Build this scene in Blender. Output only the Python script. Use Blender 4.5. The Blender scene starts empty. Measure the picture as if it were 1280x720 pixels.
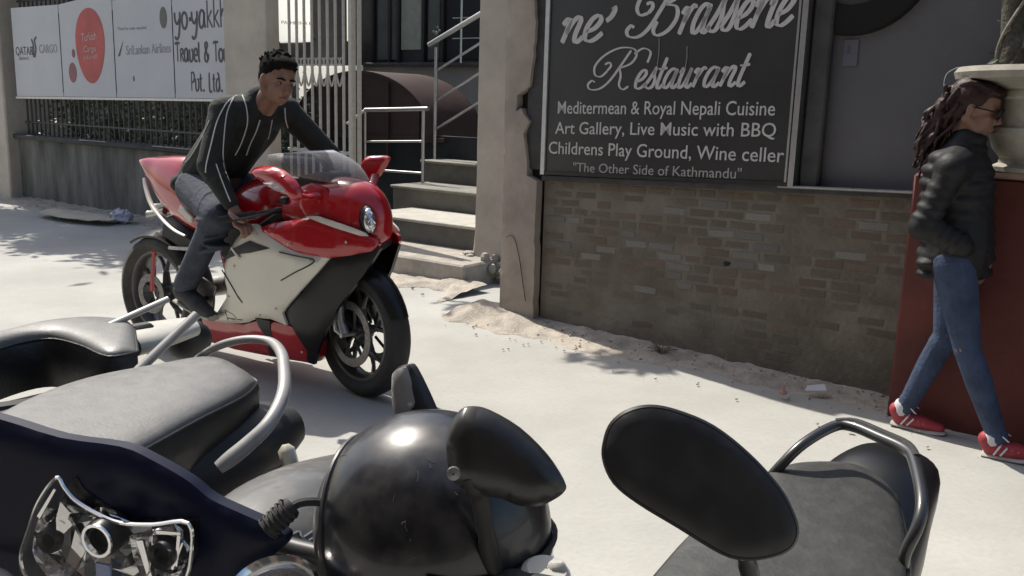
import bpy, bmesh, math, random
from mathutils import Vector, Matrix, noise
from mathutils.geometry import delaunay_2d_cdt
from mathutils.bvhtree import BVHTree
R = math.radians
PI = math.pi
random.seed(11)
scene = bpy.context.scene
C = scene.collection

# ------------------------------------------------------------ camera, sky, sun, exposure
FPX, CH = 1150.0, 1.40
PITCH, ROLL = math.atan(229 / FPX), R(1.7)
FW = Vector((0, math.cos(PITCH), -math.sin(PITCH)))
r0 = Vector((1, 0, 0)); u0 = r0.cross(FW)
RT = math.cos(ROLL) * r0 + math.sin(ROLL) * u0
UP = -math.sin(ROLL) * r0 + math.cos(ROLL) * u0
EYE = Vector((0, 0, CH))
cam = bpy.data.cameras.new('camera')
cam.sensor_width = 36; cam.lens = 36 * FPX / 1280
cam.clip_start = .05; cam.clip_end = 1000
co = bpy.data.objects.new('camera', cam); C.objects.link(co)
co.matrix_world = Matrix(((RT.x, UP.x, -FW.x, 0), (RT.y, UP.y, -FW.y, 0), (RT.z, UP.z, -FW.z, CH), (0, 0, 0, 1)))
scene.camera = co

SUN_EL, SUN_TRAVEL = R(54), R(-49.5)
w = bpy.data.worlds.new('World'); scene.world = w; w.use_nodes = True
nt = w.node_tree; nt.nodes.clear()
sky = nt.nodes.new('ShaderNodeTexSky'); sky.sky_type = 'NISHITA'; sky.sun_disc = False
sky.sun_elevation = SUN_EL
sdir = Vector((-math.cos(SUN_TRAVEL), -math.sin(SUN_TRAVEL), 0))
sky.sun_rotation = math.atan2(sdir.x, sdir.y)
sky.dust_density = 3.0; sky.air_density = 1.2
bg = nt.nodes.new('ShaderNodeBackground'); bg.inputs[1].default_value = .12
wo = nt.nodes.new('ShaderNodeOutputWorld')
nt.links.new(sky.outputs[0], bg.inputs[0]); nt.links.new(bg.outputs[0], wo.inputs[0])
sl = bpy.data.lights.new('sun', 'SUN'); sl.energy = 4.3; sl.angle = R(.5); sl.color = (1, .95, .86)
so = bpy.data.objects.new('sun', sl); C.objects.link(so)
tr = Vector((math.cos(SUN_TRAVEL) * math.cos(SUN_EL), math.sin(SUN_TRAVEL) * math.cos(SUN_EL), -math.sin(SUN_EL)))
so.rotation_euler = tr.to_track_quat('-Z', 'Y').to_euler(); so.location = (-4, 6, 12)
scene.view_settings.view_transform = 'Standard'; scene.view_settings.look = 'None'
scene.view_settings.exposure = 0.42; scene.view_settings.gamma = 1
scene.view_settings.use_curve_mapping = False

# ------------------------------------------------------------ measuring helpers (photo survey -> metres)
def ray(x, y):
    return FW + RT * ((x - 640) / FPX) - UP * ((y - 360) / FPX)
def at(x, y, z):
    d = ray(x, y); return EYE + d * ((z - CH) / d.z)
def aty(x, y, Y):
    d = ray(x, y); return EYE + d * (Y / d.y)
def onpl(x, y, P, N):
    d = ray(x, y); return EYE + d * ((Vector(P) - EYE).dot(N) / d.dot(N))
def frame(loc, ang):
    return Matrix.Translation(Vector(loc)) @ Matrix.Rotation(R(ang), 4, 'Z')
I4 = Matrix.Identity(4)
FL = frame((-5.181, 11.126, 0), -36)      # boundary line of gate and fence: x along, -y towards the street
FS = frame((1.874, 4.459, 0), -40)        # brick wall line
FB = frame((-1.3, 4.647, 0), -32)         # the red motorcycle

# ------------------------------------------------------------ materials
MATS = {}
def mat(name, col, rough=.6, metal=0, var=.15, vs=6, bump=0, bs=40, coat=0, spec=.5, objrand=0, col2=None, trans=0, detail=6, stretch=None, dust=0):
    if name in MATS: return MATS[name]
    m = bpy.data.materials.new(name); m.use_nodes = True; n = m.node_tree; N = n.nodes; L = n.links
    b = N['Principled BSDF']
    b.inputs['Roughness'].default_value = rough; b.inputs['Metallic'].default_value = metal
    b.inputs['Coat Weight'].default_value = coat; b.inputs['Coat Roughness'].default_value = .06
    b.inputs['Specular IOR Level'].default_value = spec
    if trans: b.inputs['Transmission Weight'].default_value = trans
    tc = N.new('ShaderNodeTexCoord'); src = tc.outputs['Object']
    if stretch:
        mp = N.new('ShaderNodeMapping'); mp.inputs['Scale'].default_value = stretch
        L.new(src, mp.inputs[0]); src = mp.outputs[0]
    nz = N.new('ShaderNodeTexNoise'); nz.inputs['Scale'].default_value = vs; nz.inputs['Detail'].default_value = detail
    nz.inputs['Roughness'].default_value = .62
    L.new(src, nz.inputs['Vector'])
    rp = N.new('ShaderNodeValToRGB'); rp.color_ramp.elements[0].position = .32; rp.color_ramp.elements[1].position = .68
    c2 = col2 or tuple(min(1, c * (1 + var)) for c in col)
    c1 = tuple(c * (1 - var) for c in col)
    rp.color_ramp.elements[0].color = (*c1, 1); rp.color_ramp.elements[1].color = (*c2, 1)
    L.new(nz.outputs[0], rp.inputs[0]); cs = rp.outputs[0]
    if objrand:
        oi = N.new('ShaderNodeObjectInfo'); mr = N.new('ShaderNodeMapRange')
        mr.inputs['To Min'].default_value = 1 - objrand; mr.inputs['To Max'].default_value = 1 + objrand
        L.new(oi.outputs['Random'], mr.inputs[0])
        hs = N.new('ShaderNodeHueSaturation'); L.new(mr.outputs[0], hs.inputs['Value']); L.new(cs, hs.inputs['Color']); cs = hs.outputs[0]
    if dust:
        n3 = N.new('ShaderNodeTexNoise'); n3.inputs['Scale'].default_value = 35; n3.inputs['Detail'].default_value = 8
        L.new(tc.outputs['Object'], n3.inputs['Vector'])
        r3 = N.new('ShaderNodeMapRange'); r3.inputs[1].default_value = .45; r3.inputs[2].default_value = .75
        r3.inputs[3].default_value = 0; r3.inputs[4].default_value = dust
        L.new(n3.outputs[0], r3.inputs[0])
        mx = N.new('ShaderNodeMix'); mx.data_type = 'RGBA'
        L.new(r3.outputs[0], mx.inputs[0]); L.new(cs, mx.inputs[6]); mx.inputs[7].default_value = (.32, .3, .26, 1); cs = mx.outputs[2]
        r4 = N.new('ShaderNodeMapRange'); r4.inputs[3].default_value = rough; r4.inputs[4].default_value = min(1, rough + .35)
        L.new(n3.outputs[0], r4.inputs[0]); L.new(r4.outputs[0], b.inputs['Roughness'])
    L.new(cs, b.inputs['Base Color'])
    if bump:
        n2 = N.new('ShaderNodeTexNoise'); n2.inputs['Scale'].default_value = bs; n2.inputs['Detail'].default_value = 8
        L.new(tc.outputs['Object'], n2.inputs['Vector'])
        bp = N.new('ShaderNodeBump'); bp.inputs['Strength'].default_value = bump; bp.inputs['Distance'].default_value = .01
        L.new(n2.outputs[0], bp.inputs['Height']); L.new(bp.outputs[0], b.inputs['Normal'])
    MATS[name] = m
    return m
def glassmat(name, tint, alpha, rough=.03):
    m = bpy.data.materials.new(name); m.use_nodes = True; n = m.node_tree; N = n.nodes; N.clear()
    t = N.new('ShaderNodeBsdfTransparent'); t.inputs[0].default_value = (*tint, 1)
    g = N.new('ShaderNodeBsdfPrincipled'); g.inputs['Base Color'].default_value = (.42, .42, .43, 1); g.inputs['Roughness'].default_value = rough
    mx = N.new('ShaderNodeMixShader'); fr = N.new('ShaderNodeFresnel'); fr.inputs[0].default_value = 1.5
    mt = N.new('ShaderNodeMath'); mt.operation = 'ADD'; mt.inputs[1].default_value = alpha; mt.use_clamp = True
    o = N.new('ShaderNodeOutputMaterial')
    gb = N.new('ShaderNodeNewGeometry'); iv = N.new('ShaderNodeMath'); iv.operation = 'SUBTRACT'; iv.inputs[0].default_value = 1; n.links.new(gb.outputs['Backfacing'], iv.inputs[1])
    mu = N.new('ShaderNodeMath'); mu.operation = 'MULTIPLY'; n.links.new(mt.outputs[0], mu.inputs[0]); n.links.new(iv.outputs[0], mu.inputs[1])
    n.links.new(fr.outputs[0], mt.inputs[0]); n.links.new(mu.outputs[0], mx.inputs[0])
    n.links.new(t.outputs[0], mx.inputs[1]); n.links.new(g.outputs[0], mx.inputs[2]); n.links.new(mx.outputs[0], o.inputs[0])
    MATS[name] = m; return m
def sheetmat(name, col):          # thin sheet that the sun shines through
    m = bpy.data.materials.new(name); m.use_nodes = True; n = m.node_tree; N = n.nodes; N.clear()
    t = N.new('ShaderNodeBsdfTranslucent'); t.inputs[0].default_value = (*col, 1)
    d = N.new('ShaderNodeBsdfDiffuse'); d.inputs[0].default_value = (*col, 1)
    mx = N.new('ShaderNodeMixShader'); mx.inputs[0].default_value = .2; o = N.new('ShaderNodeOutputMaterial')
    n.links.new(t.outputs[0], mx.inputs[1]); n.links.new(d.outputs[0], mx.inputs[2]); n.links.new(mx.outputs[0], o.inputs[0])
    MATS[name] = m; return m

ROAD = mat('pale concrete road', (.375, .369, .342), .9, var=.13, vs=1.1, bump=.22, bs=45, detail=12, dust=.30)
DIRT = mat('dry dirt', (.38, .34, .285), .95, var=.28, vs=9, bump=.9, bs=60)
STONE = mat('pale stone', (.36, .33, .29), .9, var=.25, vs=14, bump=.6)
CREAM = mat('cream plaster', (.44, .39, .325), .9, var=.17, vs=2.3, bump=.4, bs=22)
CREAM2 = mat('dusty plaster', (.33, .28, .235), .92, var=.3, vs=2.0, bump=.6, bs=18)
MUD = mat('mud render', (.172, .145, .106), .95, col2=(.20, .178, .145), var=.38, vs=3.2, bump=1.0, bs=26)
BRK = [mat('mud brick', (.168, .143, .112), .95, var=.22, vs=9, bump=.8, objrand=.10),
       mat('red brick', (.185, .138, .108), .95, var=.3, vs=12, bump=.8, objrand=.12),
       mat('chalky brick', (.18, .165, .14), .9, var=.4, vs=16, bump=.8, objrand=.25, col2=(.34, .325, .30))]
DPL = mat('dark grey plaster', (.105, .100, .104), .85, var=.12, vs=1.6, bump=.3, bs=20)
STAIN = mat('black damp stain', (.03, .028, .026), .9, var=.4, vs=8, bump=.5)
CONC = mat('stained concrete', (.10, .096, .085), .9, var=.45, vs=2.0, col2=(.20, .19, .165), bump=.6, bs=16, stretch=(1.9, 1.9, .45))
CONCD = mat('dark coping', (.055, .053, .052), .85, var=.3, vs=8, bump=.5)
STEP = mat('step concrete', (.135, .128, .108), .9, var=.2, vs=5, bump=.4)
BOARD = mat('signboard black', (.030, .030, .030), .35, var=.2, vs=3)
LETTER = mat('signboard letter', (.50, .48, .465), .6, var=.08, vs=20)
LETTER2 = mat('signboard letter dim', (.32, .31, .30), .6, var=.08, vs=20)
ALU = mat('aluminium', (.45, .45, .46), .35, .85, var=.1, vs=30)
STEEL = mat('stainless steel', (.50, .50, .50), .30, .9, var=.06, vs=20)
WHITEP = mat('white board', (.47, .475, .49), .5, var=.05, vs=2)
INK = mat('grey ink', (.07, .07, .075), .6, var=.1)
INKF = mat('faded ink', (.27, .27, .29), .6, var=.1)
REDI = mat('red print', (.42, .055, .05), .5, var=.25, vs=3)
REDI2 = mat('dark red print', (.22, .06, .08), .5, var=.2, vs=3)
PINKI = mat('pale print', (.55, .38, .36), .5)
GATEP = mat('gate paint', (.42, .40, .35), .55, var=.12, vs=30)
DARKIN = mat('dark interior', (.012, .013, .014), .8, var=.3, vs=3)
DARKW = mat('dark door', (.035, .036, .034), .5, var=.3, vs=5)
CURT = mat('pale blind', (.30, .32, .26), .8, var=.1, vs=9)
MAROON = mat('maroon sheet', (.050, .030, .026), .5, var=.2, vs=5)
BEIGE = mat('beige wall', (.27, .245, .215), .85, var=.08, vs=3)
BROWN = mat('brown wall', (.13, .11, .10), .85, var=.2, vs=4)
SHEET = sheetmat('sunlit sheet', (.93, .93, .9))
REDPL = mat('red oxide paint', (.105, .024, .018), .75, var=.22, vs=4, bump=.3, bs=25)
URN = mat('urn cement', (.30, .28, .235), .8, var=.22, vs=6, bump=.5, bs=30)
BARK = mat('bark', (.07, .065, .05), .95, var=.5, vs=30, bump=1, bs=70)
LEAF = mat('leaf', (.045, .07, .03), .5, var=.4, vs=4)
LEAF_LIT = mat('sunlit leaf', (.11, .15, .07), .4, var=.4, vs=4)  # paler green paints the sunlit specks among the hedge leaves
RED = mat('red paint', (.36, .004, .010), .22, var=.06, vs=3, coat=.8)
SILV = mat('silver paint', (.62, .60, .53), .42, .15, var=.04, vs=3, coat=.3)
BLKG = mat('black gloss', (.007, .007, .008), .34, var=.2, spec=.4)
BLKM = mat('black plastic', (.014, .014, .015), .55, var=.25, vs=30)
BLKF = mat('black frame', (.022, .022, .022), .45, .2, var=.3, vs=15)
RUB = mat('rubber', (.020, .020, .020), .75, var=.3, vs=20, bump=.2, bs=90)
RUBD = mat('dusty rubber', (.05, .047, .042), .85, var=.4, vs=9)
RIM = mat('anthracite rim', (.11, .11, .11), .4, .7, var=.15)
DISC = mat('disc steel', (.2, .19, .18), .45, .8, var=.3, vs=60)
CASTA = mat('cast alloy', (.38, .37, .35), .4, .8, var=.2, vs=30)
PAD = mat('rider seat', (.015, .015, .016), .6, bump=.2, bs=120)
VIN = mat('worn seat vinyl', (.125, .124, .120), .33, var=.16, vs=7, bump=.07, bs=150, dust=.12)
VINB = mat('black seat side', (.016, .016, .017), .5, var=.3, vs=25, bump=.15, bs=120)
VIND = mat('dark seat vinyl', (.045, .045, .042), .33, var=.10, vs=4, bump=.12, bs=120, dust=.04)
GRAB = mat('silver grab paint', (.27, .265, .26), .45, .25, var=.08, vs=30)
GRABB = mat('black grab paint', (.028, .028, .03), .34, .1, var=.15, vs=30, coat=.4)
NAVY = mat('navy paint', (.006, .009, .026), .42, var=.1, vs=4, spec=.18)
TANKG = mat('grey metallic tank', (.09, .09, .088), .42, .35, var=.1, vs=8, coat=.3, dust=.2)
CHROME = mat('chrome', (.75, .75, .76), .12, 1, var=.05)
REFL = mat('reflector', (.62, .62, .64), .12, 1, var=.35, vs=40, bump=1, bs=26)
IVORY = mat('ivory plastic', (.42, .41, .37), .5, var=.1, vs=12)
LENS = glassmat('clear lens', (.93, .93, .93), .0)
SCREEN = glassmat('smoke screen', (.82, .82, .82), .26, .25)
HELM = mat('scuffed black gloss', (.007, .007, .010), .17, var=.4, vs=5, coat=.3, spec=.5, dust=.07)
MIRB = mat('mirror back', (.010, .010, .011), .30, dust=.03, var=.15, vs=20)
MIRG = mat('mirror dark gloss', (.020, .019, .018), .32, var=.15)
GLASSM = mat('mirror glass', (.8, .8, .8), .03, 1, var=0)
SKIN = mat('brown skin', (.23, .125, .085), .5, var=.08, vs=20)
SKINW = mat('tan skin', (.21, .115, .08), .5, var=.06, vs=20)
LIP = mat('lip', (.22, .075, .065), .45)
HAIR = mat('black hair', (.010, .009, .008), .9, spec=.08, var=.5, vs=60, bump=.6, bs=120)
HAIRR = mat('dark auburn hair', (.026, .011, .010), .5, spec=.3, var=.6, vs=60, bump=.25, bs=160, stretch=(1, 1, .25))
JACK = mat('black knit jacket', (.017, .020, .018), .85, var=.25, vs=25, bump=.3, bs=80)
TEE = mat('navy shirt', (.025, .028, .06), .8, var=.2, vs=25)
PIPE = mat('white piping', (.6, .6, .57), .7, var=.05)
JEAN = mat('faded jeans', (.038, .047, .068), .9, var=.4, vs=9, bump=.5, bs=70)
JEANW = mat('blue jeans', (.034, .052, .10), .9, var=.4, vs=8, bump=.5, bs=60)
PUFF = mat('black puffer', (.012, .012, .013), .62, spec=.35, var=.2, vs=20, bump=.25, bs=35)
SHOE = mat('black shoe', (.03, .03, .032), .7, var=.3, vs=30)
SOLE = mat('pale sole', (.42, .40, .36), .8, var=.1)
REDSH = mat('red shoe', (.30, .03, .04), .6, var=.15, vs=30)
PAPER = mat('paper', (.55, .55, .58), .8, var=.06)
MIXED = mat('print mark', (.3, .3, .3), .5)
EYEW = mat('eye white', (.22, .20, .18), .5); EYEB = mat('eye dark', (.01, .01, .01), .2)

# ------------------------------------------------------------ object helpers
ROOT = {}
def props(o, label=None, cat=None, group=None, kind=None):
    if label: o['label'] = label
    if cat: o['category'] = cat
    if group: o['group'] = group
    if kind: o['kind'] = kind
    return o
def thing(name, label, cat, loc=(0, 0, 0), ang=0, group=None, kind=None):
    o = bpy.data.objects.new(name, None); o.empty_display_size = .1; C.objects.link(o)
    o.location = loc; o.rotation_euler = (0, 0, R(ang))
    ROOT[o.name] = frame(loc, ang).inverted()
    return props(o, label, cat, group, kind)
def inv_of(p):
    while p.parent is not None: p = p.parent
    return ROOT.get(p.name, I4)

def cr(pts, n=6, closed=False):
    P = [Vector(p) for p in pts]; k = len(P); out = []
    segs = k if closed else k - 1
    for i in range(segs):
        if closed: a, b, c, d = P[i - 1], P[i], P[(i + 1) % k], P[(i + 2) % k]
        else: a, b, c, d = P[max(i - 1, 0)], P[i], P[i + 1], P[min(i + 2, k - 1)]
        for j in range(n):
            t = j / n
            out.append(.5 * ((2 * b) + (c - a) * t + (2 * a - 5 * b + 4 * c - d) * t * t + (3 * b - a - 3 * c + d) * t ** 3))
    if not closed: out.append(P[-1].copy())
    return out

class M:
    def __init__(s): s.v = []; s.f = []
    def add(s, vs, fs):
        o = len(s.v); s.v += [Vector(v) for v in vs]; s.f += [tuple(i + o for i in f) for f in fs]; return s
    def box(s, c, d, rot=None, taper=1):
        c = Vector(c); x, y, z = d[0] / 2, d[1] / 2, d[2] / 2
        vs = [Vector((a * x * (taper if e > 0 else 1), b * y * (taper if e > 0 else 1), e * z)) for e in (-1, 1) for a, b in ((-1, -1), (1, -1), (1, 1), (-1, 1))]
        if rot is not None: vs = [rot @ v for v in vs]
        return s.add([c + v for v in vs], [(3, 2, 1, 0), (4, 5, 6, 7), (0, 1, 5, 4), (1, 2, 6, 5), (2, 3, 7, 6), (3, 0, 4, 7)])
    def bev(s, c, d, b=.01, rot=None):       # chamfered box
        c = Vector(c); x, y, z = d[0] / 2, d[1] / 2, d[2] / 2; b = min(b, x * .9, y * .9, z * .9)
        bm = bmesh.new(); pts = []
        for a in (-1, 1):
            for e in (-1, 1):
                for g in (-1, 1):
                    for k in range(3):
                        p = [a * x, e * y, g * z]
                        for q in range(3):
                            if q != k: p[q] -= (a, e, g)[q] * b
                        pts.append(bm.verts.new(p))
        r = bmesh.ops.convex_hull(bm, input=pts)
        bm.verts.index_update()
        vs = [v.co.copy() for v in bm.verts]; fs = [tuple(v.index for v in f.verts) for f in bm.faces]; bm.free()
        if rot is not None: vs = [rot @ v for v in vs]
        return s.add([c + v for v in vs], fs)
    def tube(s, pts, r, n=8, flat=1, up=None, cap=True):
        P = [Vector(p) for p in pts]; k = len(P); vs = []; fs = []
        rr = r if isinstance(r, (list, tuple)) else [r] * k
        if len(rr) != k: rr = [rr[0] + (rr[-1] - rr[0]) * i / (k - 1) for i in range(k)]
        ref = Vector(up) if up is not None else None; last = None
        for i, p in enumerate(P):
            t = (P[min(i + 1, k - 1)] - P[max(i - 1, 0)])
            t = t.normalized() if t.length > 1e-9 else Vector((0, 0, 1))
            if ref is not None: a = ref - t * ref.dot(t)
            elif last is not None: a = last - t * last.dot(t)
            else: a = Vector((0, 0, 1)) - t * t.z
            if a.length < 1e-4: a = Vector((1, 0, 0)) - t * t.x
            a.normalize(); last = a; b = t.cross(a)
            for j in range(n):
                th = 2 * PI * j / n + (PI / 4 if n == 4 else 0)
                vs.append(p + (a * math.cos(th) * flat + b * math.sin(th)) * rr[i])
        for i in range(k - 1):
            for j in range(n):
                fs.append((i * n + j, i * n + (j + 1) % n, (i + 1) * n + (j + 1) % n, (i + 1) * n + j))
        if cap: fs.append(tuple(range(n))[::-1]); fs.append(tuple((k - 1) * n + j for j in range(n)))
        return s.add(vs, fs)
    def lathe(s, prof, c, axis=(0, 0, 1), n=24, sy=1):
        c = Vector(c); ax = Vector(axis).normalized()
        a = ax.orthogonal().normalized(); b = ax.cross(a); vs = []; fs = []; k = len(prof)
        for j in range(n):
            th = 2 * PI * j / n
            for (r, h) in prof: vs.append(c + ax * h + (a * math.cos(th) + b * math.sin(th) * sy) * r)
        for j in range(n):
            for i in range(k - 1):
                fs.append((j * k + i, ((j + 1) % n) * k + i, ((j + 1) % n) * k + i + 1, j * k + i + 1))
        return s.add(vs, fs)
    def ell(s, c, r, rot=None, nu=16, nv=10):
        c = Vector(c); vs = [Vector((0, 0, -1))]; fs = []
        for i in range(1, nv):
            ph = -PI / 2 + PI * i / nv
            for j in range(nu): vs.append(Vector((math.cos(ph) * math.cos(2 * PI * j / nu), math.cos(ph) * math.sin(2 * PI * j / nu), math.sin(ph))))
        vs.append(Vector((0, 0, 1)))
        for j in range(nu): fs.append((0, 1 + (j + 1) % nu, 1 + j)); fs.append((len(vs) - 1, 1 + (nv - 2) * nu + j, 1 + (nv - 2) * nu + (j + 1) % nu))
        for i in range(nv - 2):
            for j in range(nu): a = 1 + i * nu + j; b = 1 + i * nu + (j + 1) % nu; fs.append((a, b, b + nu, a + nu))
        vs = [Vector((v.x * r[0], v.y * r[1], v.z * r[2])) for v in vs]
        if rot is not None: vs = [rot @ v for v in vs]
        return s.add([c + v for v in vs], fs)
    def cap(s, p1, r1, p2, r2, n=14):
        p1 = Vector(p1); p2 = Vector(p2); ax = p2 - p1; h = ax.length
        if h < 1e-6: return s.ell(p1, (r1,) * 3)
        prof = [(r1 * math.cos(a), r1 * math.sin(a)) for a in [-PI / 2 + PI / 2 * i / 4 for i in range(5)]]
        prof += [(r2 * math.cos(a), h + r2 * math.sin(a)) for a in [PI / 2 * i / 4 for i in range(5)]]
        prof[0] = (1e-5, prof[0][1]); prof[-1] = (1e-5, prof[-1][1])
        return s.lathe(prof, p1, ax, n)
    def chain(s, pts):
        for (a, ra), (b, rb) in zip(pts[:-1], pts[1:]): s.cap(a, ra, b, rb)
        return s
    def loft(s, rings, caps=True, closed=True):
        n = len(rings[0]); vs = [Vector(p) for r in rings for p in r]; fs = []
        m = n if closed else n - 1
        for i in range(len(rings) - 1):
            for j in range(m): fs.append((i * n + j, i * n + (j + 1) % n, (i + 1) * n + (j + 1) % n, (i + 1) * n + j))
        if caps and closed: fs.append(tuple(range(n))[::-1]); fs.append(tuple((len(rings) - 1) * n + j for j in range(n)))
        return s.add(vs, fs)
    def mesh(s, name, m, fr=I4, inv=I4, smooth=40):
        T = inv @ fr
        me = bpy.data.meshes.new(name); me.from_pydata([T @ v for v in s.v], [], s.f); me.update()
        bm = bmesh.new(); bm.from_mesh(me); bmesh.ops.recalc_face_normals(bm, faces=bm.faces); bm.to_mesh(me); bm.free()
        me.materials.append(m)
        if smooth:
            for p in me.polygons: p.use_smooth = True
            me.set_sharp_from_angle(angle=R(smooth))
        return me
    def build(s, name, m, parent=None, fr=I4, smooth=40, label=None):
        inv = inv_of(parent) if parent else I4
        o = bpy.data.objects.new(name, s.mesh(name, m, fr, inv, smooth)); C.objects.link(o)
        if parent: o.parent = parent
        if label: o['label'] = label
        return o

def instance(me, name, parent, fr, inv=None):       # shared-data piece placed by a matrix
    o = bpy.data.objects.new(name, me); C.objects.link(o); o.parent = parent
    o.matrix_local = (inv_of(parent) if inv is None else inv) @ fr
    return o

def blob(b, name, m, parent, fr=I4, voxel=.006, it=5, fac=.5):
    """union of overlapping closed solids grown into ONE continuous skin"""
    inv = inv_of(parent); T = inv @ fr
    me = bpy.data.meshes.new('tmp'); me.from_pydata([T @ v for v in b.v], [], b.f)
    bm = bmesh.new(); bm.from_mesh(me); bmesh.ops.recalc_face_normals(bm, faces=bm.faces); bm.to_mesh(me); bm.free()
    o = bpy.data.objects.new('tmp', me); C.objects.link(o)
    r = o.modifiers.new('r', 'REMESH'); r.mode = 'VOXEL'; r.voxel_size = voxel
    if it: q = o.modifiers.new('s', 'SMOOTH'); q.iterations = it; q.factor = fac
    dg = bpy.context.evaluated_depsgraph_get(); dg.update()
    nm = bpy.data.meshes.new_from_object(o.evaluated_get(dg))
    bpy.data.objects.remove(o); bpy.data.meshes.remove(me)
    nm.name = name; nm.materials.clear(); nm.materials.append(m)
    for p in nm.polygons: p.use_smooth = True
    ob = bpy.data.objects.new(name, nm); C.objects.link(ob); ob.parent = parent
    return ob

def bvh_world(o):
    p = o
    while p.parent is not None: p = p.parent
    W = ROOT.get(p.name, I4).inverted()
    return BVHTree.FromPolygons([W @ v.co for v in o.data.vertices], [tuple(f.vertices) for f in o.data.polygons])
def drape(bv, px, n=8, lift=.001, maxd=None):       # lays a line on a surface that is already there
    out = []
    for p in cr([(x, y, 0) for x, y in px], n):
        h = bv.ray_cast(EYE, ray(p.x, p.y))
        if h[0] is not None and (maxd is None or h[3] < maxd):
            nn = h[1]; 
            if nn.dot(ray(p.x, p.y)) > 0: nn = -nn
            out.append(h[0] + nn * lift)
    return out

def poly_inside(p, poly):
    x, y = p; c = False; j = len(poly) - 1
    for i in range(len(poly)):
        a, b = poly[i], poly[j]
        if (a[1] > y) != (b[1] > y) and x < (b[0] - a[0]) * (y - a[1]) / (b[1] - a[1]) + a[0]: c = not c
        j = i
    return c
def segdist(p, a, b):
    ab = b - a; t = max(0, min(1, (p - a).dot(ab) / max(ab.length_squared, 1e-12))); return (p - a - ab * t).length
def panel(outline, mapf, step=.02, bulge=.02, r=.04, thick=.01, smooth=True, back=0, backr=None):
    """solid domed plate: outline in (u,v); mapf(u,v,off) -> point, off grows outwards"""
    o2 = [Vector(p[:2]) for p in outline]
    if smooth: o2 = [Vector((q.x, q.y)) for q in cr([(p.x, p.y, 0) for p in o2], 3, True)]
    dense = []
    for i, a in enumerate(o2):
        b = o2[(i + 1) % len(o2)]; k = max(1, int((b - a).length / step))
        for j in range(k):
            q = a.lerp(b, j / k)
            if not dense or (q - dense[-1]).length > step * .12: dense.append(q)
    nb = len(dense); pts = list(dense)
    x0 = min(p.x for p in dense); x1 = max(p.x for p in dense); y0 = min(p.y for p in dense); y1 = max(p.y for p in dense)
    row = 0; y = y0
    while y < y1:
        x = x0 + (step / 2 if row % 2 else 0)
        while x < x1:
            p = Vector((x, y))
            if poly_inside(p, dense) and min(segdist(p, dense[i], dense[(i + 1) % nb]) for i in range(nb)) > step * .45: pts.append(p)
            x += step
        y += step * .87; row += 1
    vs, _, fs, *_r = delaunay_2d_cdt(pts, [(i, (i + 1) % nb) for i in range(nb)], [], 1, 1e-6)
    m = M(); F = []; B = []; nv = len(vs)
    def dome(d, bb, rr):
        t = min(d / rr, 1); return bb * math.sqrt(max(0, 1 - (1 - t) ** 2))
    for v in vs:
        d = min(segdist(v, dense[i], dense[(i + 1) % nb]) for i in range(nb))
        if d < 1e-5: d = 0
        F.append(mapf(v.x, v.y, dome(d, bulge, r))); B.append(mapf(v.x, v.y, -thick - dome(d, back, backr or r)))
    faces = []; edges = {}
    for f in fs:
        faces.append(tuple(f)); faces.append(tuple(i + nv for i in reversed(f)))
        for i in range(len(f)):
            a, b = f[i], f[(i + 1) % len(f)]
            if (b, a) in edges: del edges[(b, a)]
            else: edges[(a, b)] = 1
    for a, b in edges: faces.append((b, a, a + nv, b + nv))
    m.add(F + B, faces)
    return m
def plane_map(Og, U, V):
    Og, U, V = Vector(Og), Vector(U).normalized(), Vector(V).normalized(); N = U.cross(V).normalized()
    if N.dot(EYE - Og) < 0: N = -N
    def uv(px): 
        out = []
        for x, y in px: q = onpl(x, y, Og, N) - Og; out.append((q.dot(U), q.dot(V)))
        return out
    return uv, (lambda u, v, o: Og + U * u + V * v + N * o), N

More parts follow.
